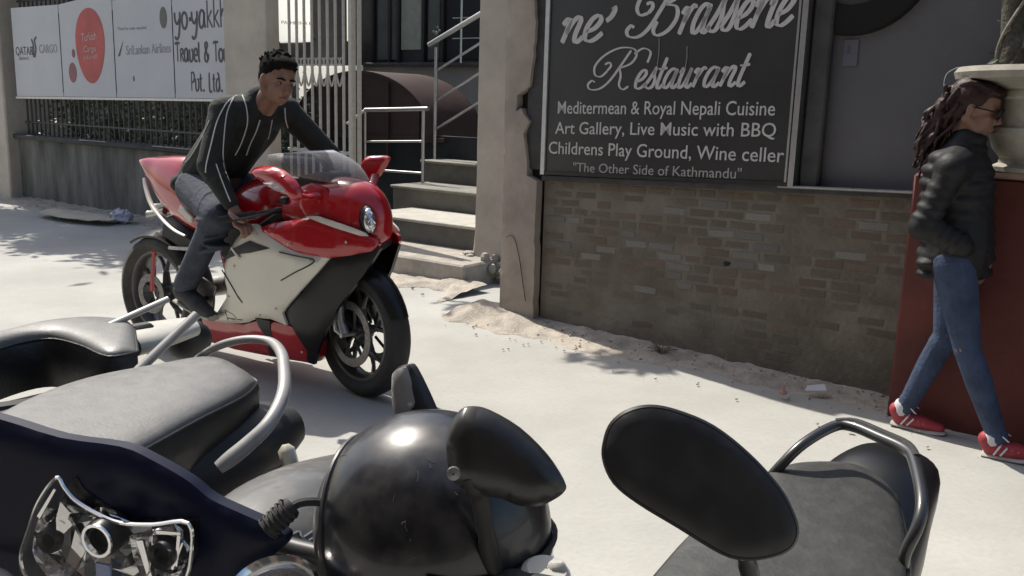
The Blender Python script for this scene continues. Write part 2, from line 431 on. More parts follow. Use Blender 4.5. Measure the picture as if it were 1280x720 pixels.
def text(body, s0, s1, z0, z1, h, m, parent, fr, y, name='lettering', depth=.002):
    cu = bpy.data.curves.new('t', 'FONT'); cu.body = body; cu.size = 1; cu.extrude = 0; cu.resolution_u = 3; cu.offset = .003
    o = bpy.data.objects.new('t', cu); C.objects.link(o)
    dg = bpy.context.evaluated_depsgraph_get(); dg.update()
    me = bpy.data.meshes.new_from_object(o.evaluated_get(dg)); bpy.data.objects.remove(o)
    xs = [v.co.x for v in me.vertices]; x0, x1 = min(xs), max(xs)
    par_ = list(range(len(me.vertices)))
    def fnd(i):
        while par_[i] != i: par_[i] = par_[par_[i]]; i = par_[i]
        return i
    for p in me.polygons:
        for i in p.vertices[1:]: par_[fnd(i)] = fnd(p.vertices[0])
    isl = {}
    for v in me.vertices: isl.setdefault(fnd(v.index), []).append(v.index)
    spans = sorted((min(me.vertices[i].co.x for i in L_), max(me.vertices[i].co.x for i in L_), k) for k, L_ in isl.items())
    groups = []; hi = -9
    for lo, h2, k in spans:
        if lo - hi > .10: groups.append([])
        groups[-1].append(k); hi = max(hi, h2)
    for gks in groups:                       # one object per word
        gs_ = set(gks); idx = [v.index for v in me.vertices if fnd(v.index) in gs_]; re_ = {i: n for n, i in enumerate(idx)}
        a = M(); vs = []
        for i in idx:
            v = me.vertices[i]; t = (v.co.x - x0) / (x1 - x0); vs.append((s0 + (s1 - s0) * t, y, z0 + (z1 - z0) * t + v.co.y / .69 * h))
        nv = len(vs); fs = [tuple(re_[i] for i in p.vertices) for p in me.polygons if p.vertices[0] in re_]; ed = {}
        for f in fs:
            for i in range(len(f)):
                e = (f[i], f[(i + 1) % len(f)])
                if (e[1], e[0]) in ed: del ed[(e[1], e[0])]
                else: ed[e] = 1
        a.add(vs + [(p[0], p[1] + depth, p[2]) for p in vs], fs + [tuple(i + nv for i in reversed(f)) for f in fs] + [(e1, e0, e0 + nv, e1 + nv) for e0, e1 in ed])
        a.build('word', m, parent, fr, smooth=0)
    bpy.data.meshes.remove(me)

# stroke lettering: nib-drawn glyphs -> ribbons
def strokes_mesh(mm, strokes, ox, oz, sx, sz, slant, wid, y, nib=None, tilt=0, depth=.002, n=7):
    for st in strokes:
        P = cr([(p[0], p[1], 0) for p in st], n) if len(st) > 2 else [Vector((*p, 0)) for p in st]
        Q = [Vector((ox + (p.x + slant * p.y) * sx, 0, oz + p.y * sz + (p.x * sx) * tilt)) for p in P]
        L_, R_ = [], []
        for i, q in enumerate(Q):
            t = (Q[min(i + 1, len(Q) - 1)] - Q[max(i - 1, 0)]); t = t.normalized() if t.length > 1e-9 else Vector((1, 0, 0))
            nrm = Vector((-t.z, 0, t.x))
            ww = wid / 2
            if nib is not None: ww *= .42 + .75 * abs(t.dot(nib))
            if i in (0, len(Q) - 1): ww *= .6
            L_.append(q + nrm * ww); R_.append(q - nrm * ww)
        vs = []
        for a, b in zip(L_, R_): vs += [(a.x, y, a.z), (b.x, y, b.z), (a.x, y + depth, a.z), (b.x, y + depth, b.z)]
        fs = []
        for i in range(len(Q) - 1):
            a = 4 * i; b = a + 4
            fs += [(a, a + 1, b + 1, b), (a + 2, b + 2, b + 3, a + 3), (a, b, b + 2, a + 2), (a + 1, a + 3, b + 3, b + 1)]
        mm.add(vs, fs)

# ============================================================ THE SETTING
def ln(x, y, fr):                          # distance in front of a wall line (towards the street) and along it
    p = fr.inverted() @ Vector((x, y, 0)); return p.x, -p.y
def nz(x, y, k, seed=0): return noise.noise(Vector((x * k, y * k, seed)))
def ground_h(x, y):
    h = 0
    d = math.hypot(x, y)
    if d < 25: h += .012 * nz(x, y, .9) + .003 * nz(x, y, 7, 3)
    return h
def axis(lo, hi, step, far):
    v = [lo + i * step for i in range(int((hi - lo) / step) + 1)]
    k = step
    a = [v[0]]; b = [v[-1]]
    while a[-1] > -far: k *= 1.6; a.append(a[-1] - k)
    k = step
    while b[-1] < far: k *= 1.6; b.append(b[-1] + k)
    return a[:0:-1] + v + b[1:]
xs = axis(-8, 5, .12, 300); ys = axis(-1, 13, .12, 300)
g = M(); g.v = [Vector((x, y, ground_h(x, y))) for y in ys for x in xs]; nx = len(xs)
g.f = [(j * nx + i, j * nx + i + 1, (j + 1) * nx + i + 1, (j + 1) * nx + i) for j in range(len(ys) - 1) for i in range(nx - 1)]
props(g.build('ground', ROAD), kind='structure')

def verge(fr, s0, s1, width, hgt, seed, mounds=(), y0=.02):
    v = M(); ns = int((s1 - s0) / .045); nn = 16; vs = []
    for i in range(ns + 1):
        s = s0 + (s1 - s0) * i / ns
        wd = width(s) * (1 + .45 * noise.noise(Vector((s * 1.7, seed, 0))) + .25 * noise.noise(Vector((s * 7, seed, 2))))
        for j in range(nn + 1):
            t = j / nn; n_ = -y0 + (wd + y0) * t
            h = hgt * (1 - t) ** 1.4 + .018 * noise.noise(Vector((s * 9, n_ * 9, seed))) + .009 * noise.noise(Vector((s * 31, n_ * 31, seed)))
            for (ms, mn, mr, mh) in mounds:
                h += mh * math.exp(-((s - ms) ** 2 + (n_ - mn) ** 2) / mr ** 2)
            h = h * min(1, (1 - t) * 3) + .012 * (1 - t) - (.03 if j == nn else 0) * 1
            P = fr @ Vector((s, -n_, 0)); vs.append((s, -n_, ground_h(P.x, P.y) + h))
    fs = [(i * (nn + 1) + j, i * (nn + 1) + j + 1, (i + 1) * (nn + 1) + j + 1, (i + 1) * (nn + 1) + j) for i in range(ns) for j in range(nn)]
    v.add(vs, fs); return props(v.build('dirt_verge', DIRT, None, fr, 60), kind='structure')
verge(FS, -2.75, 4.0, lambda s: .20 + .22 * max(0, min(1, (-s - 0) / 2)), .022, 1, [(-2.62, .12, .20, .065), (-2.3, .16, .12, .03), (-1.2, .2, .15, .015)])
verge(FL, -6, 5.2, lambda s: .45, .03, 5, [(5.3, .65, .2, .04)])
verge(FL, 5.1, 6.55, lambda s: .98, .035, 8, [(6.3, .7, .24, .05)], y0=-.52)

# --- brick wall with ledge, upper plaster, pier -------------------------------------------------
bw = thing('brick_wall', 'low mud-smeared brick wall under the black restaurant sign', 'wall', FS @ Vector((-2.2, 0, 0)), -40)
zt = lambda s: .955 + .036 * (s + 2.2)
b = M()
b.add([(-2.2, 0, -.3), (3.6, 0, -.3), (3.6, 0, zt(3.6)), (-2.2, 0, zt(-2.2)), (-2.2, .3, -.3), (3.6, .3, -.3), (3.6, .3, zt(3.6)), (-2.2, .3, zt(-2.2))],
      [(0, 1, 2, 3), (7, 6, 5, 4), (0, 4, 5, 1), (1, 5, 6, 2), (2, 6, 7, 3), (3, 7, 4, 0)])
b.build('mortar_bed', MUD, bw, FS)
variants = []
for k in range(3):
    for q in range(3):
        bm_ = M(); rr = random.Random(k * 7 + 1)
        bm_.bev((0, 0, 0), (1, 1, 1), .07)
        bm_.v = [Vector((v.x * (1 + rr.uniform(-.06, .05)), v.y, v.z * (1 + rr.uniform(-.12, .08)))) for v in bm_.v]
        variants.append(bm_.mesh('brick', BRK[q], smooth=0))
rr = random.Random(5); row = 0; z = .035; inv = inv_of(bw); nb = 0
while z < .93:
    s = -2.19 + (.06 if row % 2 else 0)
    while s < .75 and nb < 300:
        L = rr.choice((.165, .172, .18, .115)) ; zt_ = zt(s) - .05
        if z < zt_ and s + L < .8:
            low = z < .38
            keep = rr.random() < (.50 if low else .80)
            if keep:
                q = rr.random(); pale = (q < .10 + .28 * max(0, noise.noise(Vector((s * 1.6, z * 2.5, 4)))) * 2 and .28 < z < .86); mi = 2 if pale else (1 if q > .8 else 0)
                proud = (.004 if pale else rr.uniform(.0002, .003)) - (.001 if low else 0)
                fr_ = FS @ Matrix.Translation((s + L / 2, .03 - proud, z + .0215 + .036 * (s + 2.2) * .8)) @ Matrix.Rotation(R(rr.uniform(-2.2, 2.2)) - .036 * .8, 4, 'Y') @ Matrix.Diagonal((L - .014, .06, .041, 1))
                instance(variants[rr.randrange(3) * 3 + mi], 'brick', bw, fr_, inv); nb += 1
        s += L
    z += .0535; row += 1
b = M(); n_ = 40                    # uneven cap along the wall top
rings = []
for i in range(n_ + 1):
    s = -2.2 + 5.8 * i / n_; j = .008 * noise.noise(Vector((s * 5, 0, 1)))
    rings.append([(s, -.035 + j, zt(s) - .02), (s, -.035 + j, zt(s) + .012), (s, .31, zt(s) + .02), (s, .31, zt(s) - .02)])
b.loft(rings); b.build('coping', CONCD, bw, FS, 30)
b = M(); b.tube([(-.62, -.042, zt(-.62) + .010), (.3, -.042, zt(.3) + .010), (2.4, -.042, zt(2.4) + .010)], .009, 6); b.build('sunlit_ledge', ALU, bw, FS)  # pale strip paints the sunlit line along the ledge
b = M()
for sx_, zz, rd in ((-.90, .57, .020), (-.884, .575, .012)): b.ell((sx_, -.003, zz), (rd, .005, rd * .7), None, 7, 5)
o_ = b.build('hole', DARKIN, bw, FS)

uw = thing('plaster_wall', 'dark grey plaster wall rising behind the sign and the walking woman', 'wall', FS @ Vector((-2.2, .05, .9)), -40)
b = M()
b.add([(-2.35, .04, .96), (3.6, .04, 1.14), (3.6, .04, 3.05), (-2.35, .04, 3.05), (-2.35, .28, .96), (3.6, .28, 1.14), (3.6, .28, 3.05), (-2.35, .28, 3.05)],
      [(0, 1, 2, 3), (7, 6, 5, 4), (0, 4, 5, 1), (1, 5, 6, 2), (2, 6, 7, 3), (3, 7, 4, 0)])
b.build('wall', DPL, uw, FS)
b = M(); b.bev((-.47, .01, 1.95), (.10, .05, 1.86), .01); b.bev((-2.27, .0, 2.0), (.14, .07, 2.0), .01); b.build('dark_strip', CONCD, uw, FS)  # right strip paints the shade beside the sign, left one a dark stain

pier = thing('wall_pier', 'dusty cream plaster pier with a torn edge at the left end of the brick wall', 'pillar', FS @ Vector((-2.34, 0, 0)), -40)
b = M(); outl = [(-2.50, -.3), (-2.215, -.3), (-2.213, .3), (-2.222, .6), (-2.215, .93), (-2.30, .96), (-2.31, 1.10), (-2.34, 1.22), (-2.30, 1.30), (-2.37, 1.38), (-2.41, 1.36), (-2.40, 1.46), (-2.30, 1.52), (-2.28, 1.7), (-2.27, 1.9), (-2.30, 2.2), (-2.28, 3.1), (-2.50, 3.1)]
jag = []
for i, p in enumerate(outl):
    q = outl[(i + 1) % len(outl)]; k = max(1, int(math.dist(p, q) / .05))
    for j in range(k):
        t = j / k; jx = .012 * noise.noise(Vector((p[0] + t, (p[1] + (q[1] - p[1]) * t) * 14, 3))) if p[0] > -2.45 else 0
        jag.append((p[0] + (q[0] - p[0]) * t + jx, p[1] + (q[1] - p[1]) * t))
pm = panel(jag, lambda u, v, o: Vector((u, -.06 - o * .6 + .004 * noise.noise(Vector((u * 9, v * 9, 0))), v)), .06, .012, .03, .10, smooth=False)
pm.build('plaster_face', CREAM2, pier, FS, 35)
b = M(); b.bev((-2.37, .12, 1.4), (.25, .22, 3.4), .01); b.build('core', STAIN, pier, FS)
b = M()
for k in range(3):
    p0 = [(-2.44, -.081, .55 - k * .02), (-2.38, -.081, .56), (-2.33, -.081, .45), (-2.29, -.081, .28 + k * .03), (-2.26, -.081, .15)]
    if k == 0: b.tube(cr(p0, 5), .003, 5)
b.build('crack', STAIN, pier, FS)

pb = thing('gate_pillar', 'tall cream plaster pillar right of the stone steps', 'pillar', FL @ Vector((6.25, 0, 0)), -36)
outl = [(6.085, 3.1), (6.10, .25), (6.15, .12), (6.28, .1), (6.50, .1), (6.52, 3.1)]
pm = M(); rings = []
for i in range(30):
    z = -.2 + 3.4 * i / 29; f_ = .004 * noise.noise(Vector((z * 3, 1, 0))); g_ = .05 * max(0, .35 - z) / .35
    rings.append([(6.09 + f_ - g_ * .3, -.10 + f_ - g_, z), (6.11 + f_, -.125 + f_ - g_, z), (6.52, -.125 + f_ * .5 - g_, z), (6.54, -.10, z), (6.54, .22, z), (6.09 + f_, .22, z)])
pm.loft(rings); pm.build('shaft', CREAM, pb, FL, 35)
b = M()
for i in range(26):
    t = random.random(); b.ell((6.05 + .42 * random.random(), -.14 - .12 * random.random(), .03 + .20 * random.random() * (1 - .5 * t)), [random.uniform(.02, .06) for _ in range(3)], Matrix.Rotation(random.random() * 3, 3, 'Z'), 7, 5)
props(b.build('crumbled_plaster', STONE, pb, FL, 20), kind='stuff')

# --- restaurant sign ---------------------------------------------------------------------------
sg = thing('restaurant_sign', 'black restaurant signboard with pale script lettering above the brick wall', 'sign', FS @ Vector((-1.4, 0, 1.0)), -40)
b = M(); 
def slab(mm, s0, s1, zb0, zb1, zt0, zt1, y0, y1):
    mm.add([(s0, y0, zb0), (s1, y0, zb1), (s1, y0, zt1), (s0, y0, zt0), (s0, y1, zb0), (s1, y1, zb1), (s1, y1, zt1), (s0, y1, zt0)],
           [(0, 1, 2, 3), (7, 6, 5, 4), (0, 4, 5, 1), (1, 5, 6, 2), (2, 6, 7, 3), (3, 7, 4, 0)])
TB = .031
zb = lambda s: .975 + TB * (s + 2.19)
slab(b, -2.18, -.555, zb(-2.18), zb(-.555), 2.55, 2.55, -.040, .0); b.build('board', BOARD, sg, FS, 0)
for (s0, s1, kind) in ((-2.20, -2.17, 'v'), (-.565, -.535, 'v')):
    b = M(); slab(b, s0, s1, zb(s0), zb(s1), 2.56, 2.56, -.052, .012); b.build('frame', ALU, sg, FS, 0)
    b = M(); q = .022 if s0 < -1 else -.022; slab(b, s0 + q, s1 - .018 + q, zb(s0) + .02, zb(s1) + .02, 2.5, 2.5, -.047, -.041); b.build('frame', ALU, sg, FS, 0)
b = M(); slab(b, -2.17, -.565, zb(-2.17), zb(-.565), zb(-2.17) + .022, zb(-.565) + .022, -.050, .012); b.build('frame', BLKF, sg, FS, 0)
b = M(); slab(b, -2.17, -.565, 2.53, 2.53, 2.56, 2.56, -.050, .012); b.build('frame', BLKF, sg, FS, 0)
YS = -.043
text('Meditermean & Royal Nepali Cuisine', -2.085, -.67, 1.355, 1.385, .074, LETTER, sg, FS, YS)
text('Art Gallery, Live Music with BBQ', -2.10, -.655, 1.232, 1.276, .072, LETTER, sg, FS, YS)
text('Childrens Play Ground, Wine celler', -2.145, -.60, 1.108, 1.148, .074, LETTER, sg, FS, YS)
text('"The Other Side of Kathmandu"', -1.95, -.83, 1.008, 1.046, .056, LETTER2, sg, FS, YS)
GL = {
 'n': ([[(0, .72), (.1, .93), (.2, .88), (.17, .4), (.12, 0)], [(.16, .35), (.3, .8), (.46, 1), (.56, .85), (.5, .35), (.52, .06), (.62, 0), (.78, .2)]], .78),
 'e': ([[(.06, .38), (.3, .5), (.44, .78), (.34, .99), (.16, .88), (.04, .5), (.08, .12), (.24, 0), (.42, .08), (.6, .3)]], .56),
 'r': ([[(0, .72), (.1, .93), (.2, .85), (.16, .4), (.12, 0)], [(.16, .42), (.28, .82), (.40, 1), (.47, .88)]], .56),
 'a': ([[(.48, .8), (.34, 1), (.14, .85), (.03, .4), (.1, .03), (.26, .05), (.42, .4), (.5, .9)], [(.5, .98), (.44, .4), (.48, .04), (.58, 0), (.74, .2)]], .70),
 's': ([[(-.05, .1), (.14, .5), (.3, 1.0), (.34, 1.12)], [(.3, 1.0), (.3, .75), (.42, .4), (.36, .08), (.18, 0), (.04, .12)]], .50),
 'S': ([[(-.05, .1), (.16, .6), (.34, 1.3), (.42, 1.62)], [(.4, 1.5), (.30, 1.0), (.38, .5), (.32, .08), (.14, 0), (.02, .12)]], .50),
 'i': ([[(0, .7), (.12, .98), (.09, .4), (.12, .05), (.22, 0), (.36, .2)], [(.17, 1.3), (.19, 1.42)]], .34),
 't': ([[(.2, 1.6), (.14, .9), (.1, .3), (.14, .03), (.25, 0), (.4, .2)], [(-.06, 1.02), (.14, 1.0), (.36, 1.06)]], .38),
 'u': ([[(0, .72), (.1, .98), (.07, .4), (.1, .05), (.2, 0), (.36, .25), (.48, .95)], [(.48, 1), (.43, .4), (.47, .04), (.57, 0), (.72, .2)]], .68),
 "'": ([[(.1, 1.75), (.16, 1.6), (.1, 1.35), (-.04, 1.2)], [(.06, 1.72), (.12, 1.6)]], .5),
 'B': ([[(.86, 2.0), (.66, 1.2), (.40, .35), (.12, 0), (-.22, .02), (-.36, .25), (-.26, .45), (-.14, .36)],
        [(.22, .9), (-.06, .85), (-.24, 1.2), (-.10, 1.8), (.36, 2.25), (.9, 2.3), (1.22, 2.0), (1.12, 1.5), (.72, 1.18)],
        [(.72, 1.18), (1.10, 1.05), (1.22, .6), (1.04, .15), (.74, 0), (.56, .2), (.60, .55)],
        [(.22, .9), (.30, 1.1), (.22, 1.3), (.06, 1.25)]], 1.34),
 'R': ([[(.92, 2.05), (.70, 1.3), (.42, .45), (.10, .02), (-.28, .0), (-.42, .26), (-.30, .48), (-.16, .38)],
        [(.22, 1.0), (.02, .7), (-.24, .80), (-.34, 1.3), (-.08, 1.85), (.42, 2.2), (.96, 2.15), (1.18, 1.8), (1.06, 1.35), (.66, 1.12)],
        [(.66, 1.12), (.80, .7), (.84, .2), (1.04, -.05), (1.22, .12)],
        [(1.08, 1.85), (1.36, 2.12), (1.68, 1.9), (1.68, 1.35)],
        [(.2, 1.0), (.3, 1.25), (.2, 1.45), (.04, 1.35)]], 1.24),
}
def script(word, s0, s1, z0, h, wid, tilt, capfirst=False):
    adv = sum(GL[c][1] for c in word); sx = (s1 - s0) / adv; x = 0
    for c in word:
        mm = M(); st, a = GL[c]; strokes_mesh(mm, st, s0 + x * sx, z0 + tilt * x * sx, sx, h, .30 * h / sx, wid, YS, Vector((.25, 0, .97)), tilt); x += a
        mm.build('letter', LETTER, sg, FS, 0)
script('ne', -2.10, -1.80, 1.775, .145, .030, .03)
script("'", -1.80, -1.70, 1.72, .145, .030, .03)
script('B', -1.55, -1.29, 1.80, .140, .022, .03)
script('raSSerie', -1.285, -.635, 1.805, .150, .0235, .05)
script('R', -1.80, -1.58, 1.505, .105, .013, .03)
script('estaurant', -1.545, -.86, 1.51, .105, .018, .035)
b = M()
for s_, z0, z1 in ((-1.39, 1.62, 1.79), (-1.21, 1.62, 1.74)): b.tube([(s_, -.0435, z1), (s_ + .004, -.0435, (z0 + z1) / 2), (s_ - .004, -.0435, z0)], .0022, 4)
b.build('paint_drip', LETTER2, sg, FS)

nt_ = thing('paper_notice', 'small pale paper notice stuck on the dark plaster wall right of the sign', 'notice', FS @ Vector((-.34, .04, 1.68)), -40)
b = M(); b.bev((-.335, .036, 1.70), (.075, .006, .13), .002); b.build('sheet', mat('grey paper', (.11, .105, .13), .8), nt_, FS)
b = M(); b.bev((-.345, .0325, 1.715), (.014, .002, .04), .001); b.build('mark', INK, nt_, FS)

rd = thing('round_panel', 'big round dark disc with a black rim hanging high on the plaster wall', 'disc', FS @ Vector((-.30, .03, 2.2)), -40)
b = M(); b.lathe([(.001, .03), (.20, .03), (.26, .02), (.26, 0), (.001, 0)], FS @ Vector((-.34, .038, 2.16)), (FS.to_3x3() @ Vector((0, -1, 0))), 40); b.build('disc', mat('olive dark disc', (.035, .034, .028), .8, var=.3, vs=6), rd)
b = M(); b.lathe([(.225, .0), (.235, .03), (.30, .035), (.37, .03), (.38, 0), (.225, 0)], FS @ Vector((-.34, .038, 2.16)), (FS.to_3x3() @ Vector((0, -1, 0))), 48); b.build('rim', mat('matt black rim', (.006, .006, .006), .95), rd)

# --- red plinth, urn, trunk ----------------------------------------------------------------------
pl = thing('red_plinth', 'dark red painted masonry plinth behind the walking woman', 'plinth', FS @ Vector((1.2, -.15, 0)), -40)
b = M(); b.bev((1.25, -.11, .475), (2.28, .25, 1.35), .012); b.build('body', REDPL, pl, FS)
b = M(); b.bev((1.40, -.115, 1.167), (2.0, .29, .035), .008); b.build('sunlit_top', mat('pinkish slab', (.36, .26, .23), .8, var=.2), pl, FS)  # paler slab paints the sunlit line along the plinth top
ur = thing('urn_planter', 'large banded cement urn planter standing on the red plinth', 'planter', FS @ Vector((.85, -.13, 1.185)), -40)
prof = [(.001, 0), (.25, 0), (.255, .02), (.225, .035), (.225, .06), (.255, .10), (.275, .16), (.29, .175), (.29, .20), (.274, .21), (.278, .33), (.292, .34), (.292, .36), (.285, .375), (.35, .405), (.43, .42), (.44, .45), (.425, .475), (.36, .47), (.34, .40), (.001, .39)]
b = M(); b.lathe([(r_, h * .90) for r_, h in prof], FS @ Vector((.66, -.14, 1.185)), (0, 0, 1), 56); b.build('pot', URN, ur, I4, 35)
b = M(); b.lathe([(.001, .0), (.34, .0)], FS @ Vector((.66, -.14, 1.58)), (0, 0, 1), 24); b.build('soil', DIRT, ur, I4, 0)
tk = thing('potted_tree', 'slim ivy-wrapped tree trunk rising out of the urn planter', 'tree', FS @ Vector((.425, -.14, 1.55)), -40)
b = M(); P_ = [Vector((.425 + .012 * math.sin(i * 1.1), -.14 + .01 * math.cos(i * 1.7), 1.50 + .09 * i)) for i in range(24)]
b.tube(cr(P_, 2), [.052 - .0004 * i for i in range(47)], 12); b.build('trunk', BARK, tk, FS)
b = M(); rr = random.Random(3)
for k in range(3):
    pts = [(.425 + (.055) * math.cos(i * .55 + k * 2), -.14 + .055 * math.sin(i * .55 + k * 2), 1.52 + i * .06) for i in range(30)]
    b.tube(cr(pts, 3), .007, 5)
b.build('vine', mat('pale vine', (.2, .19, .15), .8, var=.4, vs=30), tk, FS)
def leaves(mm, n, cf, size, rr, fr=None):
    for _ in range(n):
        c = cf(); a = Vector((rr.gauss(0, 1), rr.gauss(0, 1), rr.gauss(0, 1))).normalized(); q = a.orthogonal().normalized(); t = a.cross(q)
        q = (q * math.cos(rr.random() * 6.28) + t * math.sin(rr.random() * 6.28)).normalized(); t = a.cross(q); s_ = size * rr.uniform(.6, 1.3)
        mm.add([c - q * s_, c + t * s_ * .42, c + q * s_, c - t * s_ * .42 + a * s_ * .1], [(0, 1, 2, 3)])
b = M(); leaves(b, 60, lambda: Vector((.425 + rr.gauss(0, .05), -.14 + rr.gauss(0, .05), rr.uniform(1.52, 3.2))), .03, rr); o_ = b.build('ivy_leaves', LEAF, tk, FS, 0); o_['kind'] = 'stuff'
b = M(); leaves(b, 3500, lambda: Vector((.6 + rr.gauss(0, .55), .1 + rr.gauss(0, .45), 4.1 + rr.gauss(0, .45))), .06, rr); o_ = b.build('crown', LEAF, tk, FS, 0); o_['kind'] = 'stuff'
Nw = FS.to_3x3() @ Vector((0, 1, 0)); Pw = FS @ Vector((0, -.32, 0))
wl = M(); wl.tube(cr([onpl(1184, 126, Pw, Nw), onpl(1180, 108, Pw, Nw), onpl(1184, 92, Pw, Nw), onpl(1198, 84, Pw, Nw)], 5), .0028, 5)
wl.build('wire_loop', ALU, ur)

# --- boundary line: left pillar, parapet, fence, billboard, pillar, gate --------------------------
def LT(name, label, cat, s, y=0, z=0, group=None): return thing(name, label, cat, FL @ Vector((s, y, z)), -36, group)
lp = LT('corner_pillar', 'cream plaster pillar at the far left edge beside the billboard', 'pillar', -1.8)
b = M(); b.bev((-1.79, .06, 1.5), (.42, .42, 3.6), .02); b.build('shaft', CREAM, lp, FL)
b = M(); b.bev((-2.9, .2, 1.5), (1.75, .25, 3.4), .02); b.build('return_wall', BROWN, lp, FL)
pw = LT('parapet_wall', 'low stained concrete wall beneath the travel agency billboard', 'wall', .7)
b = M(); b.bev((.68, .12, .24), (4.56, .24, 1.10), .01); b.build('wall', CONC, pw, FL)
b = M(); b.bev((.68, .10, .815), (4.56, .34, .055), .012); b.build('coping', CONCD, pw, FL)
for s0, s1 in ((.05, .62), (1.55, 2.6), (-1.2, -1.05)):
    b = M(); b.bev(((s0 + s1) / 2, -.075, .842), (s1 - s0, .03, .010), .003); b.build('sunlit_edge', STONE, pw, FL)  # pale strips paint sunlit bits on the coping edge
fe = LT('iron_fence', 'dark vertical bar fence on the low wall behind the billboard', 'fence', .7, .1, .84)
bar = M(); bar.tube([(0, 0, 0), (0, 0, 1.75)], .013, 6); bme = bar.mesh('bar', mat('dark fence paint', (.06, .058, .054), .6)); inv = inv_of(fe)
for i in range(42): instance(bme, 'bar', fe, FL @ Matrix.Translation((-1.5 + i * .106, .1, .84)), inv)
b = M(); b.tube([(-1.56, .1, 1.0), (2.95, .1, 1.0)], .014, 6); b.tube([(-1.56, .1, 2.5), (2.95, .1, 2.5)], .014, 6); b.build('rail', MATS['dark fence paint'], fe, FL)
hd = LT('hedge_plant', 'dark leafy shrub growing behind the fence under the billboard', 'plant', .3, .7, 0)
b = M(); rr = random.Random(9)
leaves(b, 5200, lambda: Vector((rr.uniform(-1.9, 3.1), .75 + rr.gauss(0, .16), abs(rr.gauss(.9, .35)))), .038, rr); o_ = b.build('leaves', LEAF, hd, FL, 0); o_['kind'] = 'stuff'
b = M(); leaves(b, 60, lambda: Vector((rr.gauss(.55, .3), .42 + rr.gauss(0, .05), rr.uniform(.9, 1.25))), .03, rr); o_ = b.build('leaf_tuft', LEAF_LIT, hd, FL, 0); o_['kind'] = 'stuff'
b = M()
for i in range(14):
    s_ = rr.uniform(-1.7, 2.9); b.tube([(s_, .75, 0), (s_ + rr.uniform(-.1, .1), .75, .6), (s_ + rr.uniform(-.2, .2), .7, 1.3)], [.02, .015, .008], 6)
b.build('stems', BARK, hd, FL)

bb = LT('travel_billboard', 'long white billboard of airline logos and travel agency lettering on the low wall', 'billboard', .8, -.05, 1.34)
edges_ = [-1.42, -.28, .862, 1.975, 2.98]
tb = lambda s: 1.325 + .012 * (s + 1.4)
for k in range(4):
    s0, s1 = edges_[k] + .008, edges_[k + 1] - .008
    b = M(); slab(b, s0, s1, tb(s0), tb(s1), 2.40, 2.40 if k < 1 else 2.5, -.06, -.03); p_ = b.build('panel', WHITEP, bb, FL, 0)
    if k: q = M(); slab(q, s0 - .012, s0 - .004, tb(s0) + .05, tb(s0) + .05, 2.3, 2.3, -.064, -.03); q.build('joint_strip', CONCD, bb, FL, 0)
b = M(); slab(b, -1.43, 2.98, tb(-1.43) - .03, tb(2.98) - .03, tb(-1.43) - .004, tb(2.98) - .004, -.07, 0); b.build('frame', ALU, bb, FL, 0)
YB = -.063
text('QATAR', -1.36, -.93, 1.83, 1.83, .10, INK, bb, FL, YB); text('AIRWAYS', -1.30, -1.05, 1.77, 1.77, .035, INKF, bb, FL, YB); text('CARGO', -.78, -.36, 1.85, 1.85, .10, INKF, bb, FL, YB)
b = M(); strokes_mesh(b, [[(0, 0), (.02, .12), (-.02, .22)], [(.03, 0), (.07, .1), (.05, .2), (.1, .24)], [(-.03, .03), (-.01, .13)]], -.93, 1.80, 1, 1, 0, .03, YB); b.build('emblem', INK, bb, FL, 0)
def disc(mm, s, z, rs, rz, y, n=48, squash=0):
    vs = [(s + rs * math.cos(a) * (1 + squash * math.sin(a)), y, z + rz * math.sin(a)) for a in [2 * PI * i / n for i in range(n)]]
    mm.add(vs + [(v[0], v[1] + .002, v[2]) for v in vs], [tuple(range(n)), tuple(range(n, 2 * n))[::-1]] + [(i, i + n, (i + 1) % n + n, (i + 1) % n) for i in range(n)])
b = M(); disc(b, .37, 1.92, .305, .42, YB, squash=.12); b.build('logo_disc', REDI, bb, FL, 0)
b = M(); disc(b, -.04, 1.62, .085, .115, YB); b.build('logo_disc', REDI2, bb, FL, 0)
b = M(); disc(b, .0, 1.84, .035, .05, YB); b.build('logo_disc', REDI2, bb, FL, 0)
text('Turkish', .20, .52, 1.97, 1.99, .09, PINKI, bb, FL, YB - .003); text('Cargo', .24, .50, 1.85, 1.86, .07, PINKI, bb, FL, YB - .003); text('AIRLINES', .22, .52, 1.77, 1.78, .04, PINKI, bb, FL, YB - .003)
text('SriLankan Airlines', 1.10, 1.93, 1.815, 1.835, .10, INKF, bb, FL, YB); text("You're our world", .95, 1.5, 2.08, 2.08, .035, INKF, bb, FL, YB)
b = M(); b.add([(.93, YB, 1.80), (.97, YB, 1.80), (1.06, YB, 1.98)], [(0, 1, 2)]); b.build('emblem', INK, bb, FL, 0)
b = M(); disc(b, 1.82, 2.19, .065, .11, YB); b.build('emblem', mat('olive print', (.12, .125, .11), .6), bb, FL, 0)
b = M(); disc(b, 1.22, 1.56, .012, .03, YB); b.build('tear', INK, bb, FL, 0)
